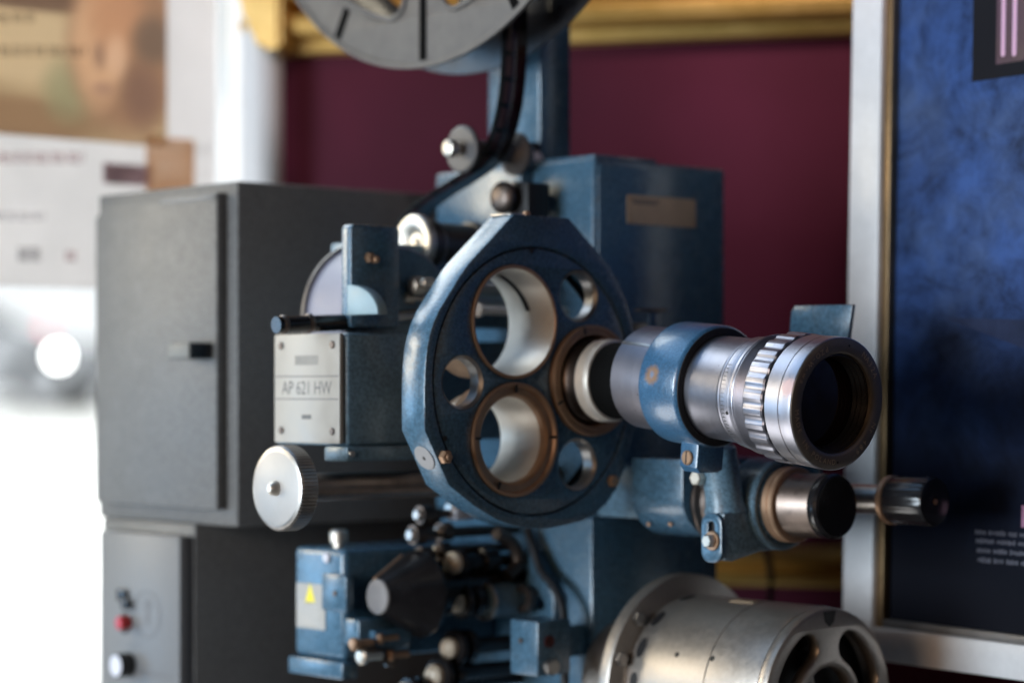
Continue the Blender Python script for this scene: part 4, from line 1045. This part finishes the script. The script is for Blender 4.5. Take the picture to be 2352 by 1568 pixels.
def ink(col):
    m = lit_paper('print_ink', lambda M: M.mix(0.0, col, col), .8); t = m.node_tree; o = t.nodes['Material Output']
    src = o.inputs[0].links[0].from_socket; mx = t.nodes.new('ShaderNodeMixShader'); tr = t.nodes.new('ShaderNodeBsdfTransparent')
    mx.inputs[0].default_value = .62; t.links.new(src, mx.inputs[1]); t.links.new(tr.outputs[0], mx.inputs[2]); t.links.new(mx.outputs[0], o.inputs[0]); return m
def printrow(x0, x1, y, h, gap, col, seed, par):
    rr = random.Random(seed); b = bmesh.new(); x = x0
    while x < x1:
        wdt = 16+rr.random()*22; aa = w_at(x, y); bb_ = w_at(min(x+wdt, x1), y); z_ = aa[1]; hh = h*7000*U/F/2
        box(aa[0], bb_[0], -.0056, -.0053, z_-hh, z_+hh, 0, 1, b); x += wdt+gap
    return obj('print_row', b, ink(col), par, 32, None, 1.0)
printrow(-60, 185, 362, 26, 5, (0.70, 0.55, 0.56), 2, wp)
printrow(-60, 190, 118, 24, 6, (0.56, 0.51, 0.47), 4, wp)
printrow(-60, 70, 42, 22, 6, (0.56, 0.51, 0.47), 6, wp)
printrow(-60, 96, 497, 18, 5, (0.72, 0.70, 0.72), 8, wp)
printrow(34, 84, 584, 32, 2, (0.39, 0.37, 0.39), 9, wp)
printrow(142, 166, 588, 24, 2, (0.61, 0.39, 0.40), 10, wp)
# white pillar
pz0 = W(548, 895, 7450); pz1 = W(646, 895, 7450); 
pw = (pz1-pz0).length/2; pcx = (pz0+pz1)/2
b = bmesh.new()
lathe([(0, 0), (0, pw), (3.0, pw), (3.0, 0)], 'z', (0, 0), 48, None, b)
pil = obj('pillar', b, plain('white_plaster', (.62, .64, .65), .5, .03, 20), None, 32, None, 1.0)
pil.location = (pcx.x, pcx.y+pw, 0)
tag(pil, 'round white pillar between the bright window and the maroon wall', 'pillar')

# ------------------------------------------------------------------ STREET outside, car, house opposite, floor
fl = obj('floor', box(-3, 3, .2, 2.9, -.05, 0, 0), plain('floor_stone', (.07, .066, .062), .5, .2, 12), None, 32, None, 1.0); fl['kind'] = 'structure'
CZ = CAMZ-50*83333/F*U                                  # street level at the car
b = bmesh.new(); NX, NY = 8, 30
grid = [[b.verts.new((-40+80*i/NX, 2.95+60*j/NY, (-.02 + (CZ+.02)*min(1, max(0, (60*j/NY))/20.0)))) for i in range(NX+1)] for j in range(NY+1)]
for j in range(NY):
    for i in range(NX): b.faces.new((grid[j][i], grid[j][i+1], grid[j+1][i+1], grid[j+1][i]))
st = obj('street', b, plain('pale_paving', (.33, .33, .325), .7, .15, 3), None, 60, None, 1.0); st['kind'] = 'structure'
# car, seen from the side; nose to the right
CD = 83333*U
nose = W(205, 945, 83333)
car = thing('parked_car', 'silver car parked on the bright street beyond the window', 'car', (nose.x, CD, CZ))
M_CAR = plain('silver_car_paint', (.10, .105, .115), .6, .04, 5, 0, .15)
sil = [(0, .30), (.02, .52), (-.10, .68), (-.95, .86), (-1.15, .92), (-1.75, 1.36), (-2.1, 1.45), (-3.0, 1.43), (-3.7, 1.02), (-4.2, .95), (-4.3, .5), (-4.22, .28),
       (-3.75, .24)] + [(-3.42+.34*cos(radians(a)), .30+.34*sin(radians(a))) for a in range(170, 9, -20)] + [(-3.05, .22), (-.86, .22)] + [(-.48+.34*cos(radians(a)), .30+.34*sin(radians(a))) for a in range(170, 9, -20)] + [(-.10, .24)]
b = bmesh.new()
lo = [b.verts.new((x, 0, z)) for x, z in sil]; hi = [b.verts.new((x, 1.7, z)) for x, z in sil]
b.faces.new(lo); b.faces.new(hi)
for i in range(len(sil)): j = (i+1) % len(sil); b.faces.new((lo[i], lo[j], hi[j], hi[i]))
bmesh.ops.triangulate(b, faces=[f for f in b.faces if len(f.verts) > 4]); bmesh.ops.recalc_face_normals(b, faces=b.faces)
obj('body', b, M_CAR, car, 30, None, 1.0)
gw = [(-1.28, .95), (-1.80, 1.32), (-2.05, 1.36), (-2.9, 1.35), (-3.4, 1.0)]
b = bmesh.new(); v1 = [b.verts.new((x, -.012, z)) for x, z in gw]; v2 = [b.verts.new((x, .01, z)) for x, z in gw]; b.faces.new(v1); b.faces.new(v2)
for i in range(5): j = (i+1) % 5; b.faces.new((v1[i], v1[j], v2[j], v2[i]))
bmesh.ops.recalc_face_normals(b, faces=b.faces)
obj('side_window', b, plain('car_glass', (.03, .035, .04), .08, .05), car, 30, None, 1.0)
for x in (-.48, -3.42):
    for y in (.02, 1.5):
        wh = obj('wheel', lathe([(y-.02, 0), (y-.02, .20), (y, .29), (y+.05, .315), (y+.16, .315), (y+.2, .28), (y+.2, 0)], 't', (x, .315), 32), plain('tyre', (.02, .02, .022), .7), car, 30, None, 1.0)
        obj('rim', lathe([(y-.03, 0), (y-.028, .19), (y-.015, .2), (y-.015, 0)], 't', (x, .315), 24), M_CAR, wh, 30, None, 1.0)
M = NT('lit_headlight'); M_HL = M.p(base=(.9, .9, .9), emit=(1, .98, .95), emits=22.0)
obj('headlight', lathe([(-.018, 0), (-.014, .05), (.0, .062), (.01, 0)], 't', (-.32, .57), 20), M_HL, car, 30, None, 1.0)
obj('indicator', lathe([(-.016, 0), (-.012, .04), (.0, .05), (.01, 0)], 't', (-.44, .86), 16), plain('red_lens', (.6, .03, .04), .2), car, 30, None, 1.0)
# pale house across the street
hs = thing('pale_house', 'pale sunlit house front across the street', 'building', (-6, 45, CZ))
M_HOUSE = plain('pale_render', (.74, .76, .80), .8, .06, 1.5)
holes = []
for i in range(7):
    for j in range(3):
        x = -17+i*5.4; z = 1.2+j*4.2
        holes.append([(x, z), (x+1.5, z), (x+1.5, z+2.3), (x, z+2.3)])
obj('front_wall', shape([[(-20, -1), (22, -1), (22, 14), (-20, 14)]]+holes, 0, .4, 'sz', .03), M_HOUSE, hs, 30, None, 1.0)
for h in holes:
    (x, z) = h[0]
    wf = obj('window', box(x+.03, x+1.47, .18, .24, z+.03, z+2.27, .02), M_WFR, hs, 30, None, 1.0)
    obj('glass', box(x+.15, x+1.35, .15, .178, z+.15, z+2.15, 0), plain('far_glass', (.20, .24, .28), .1, .05) if 'far_glass' not in bpy.data.materials else bpy.data.materials['far_glass'], wf, 30, None, 1.0)
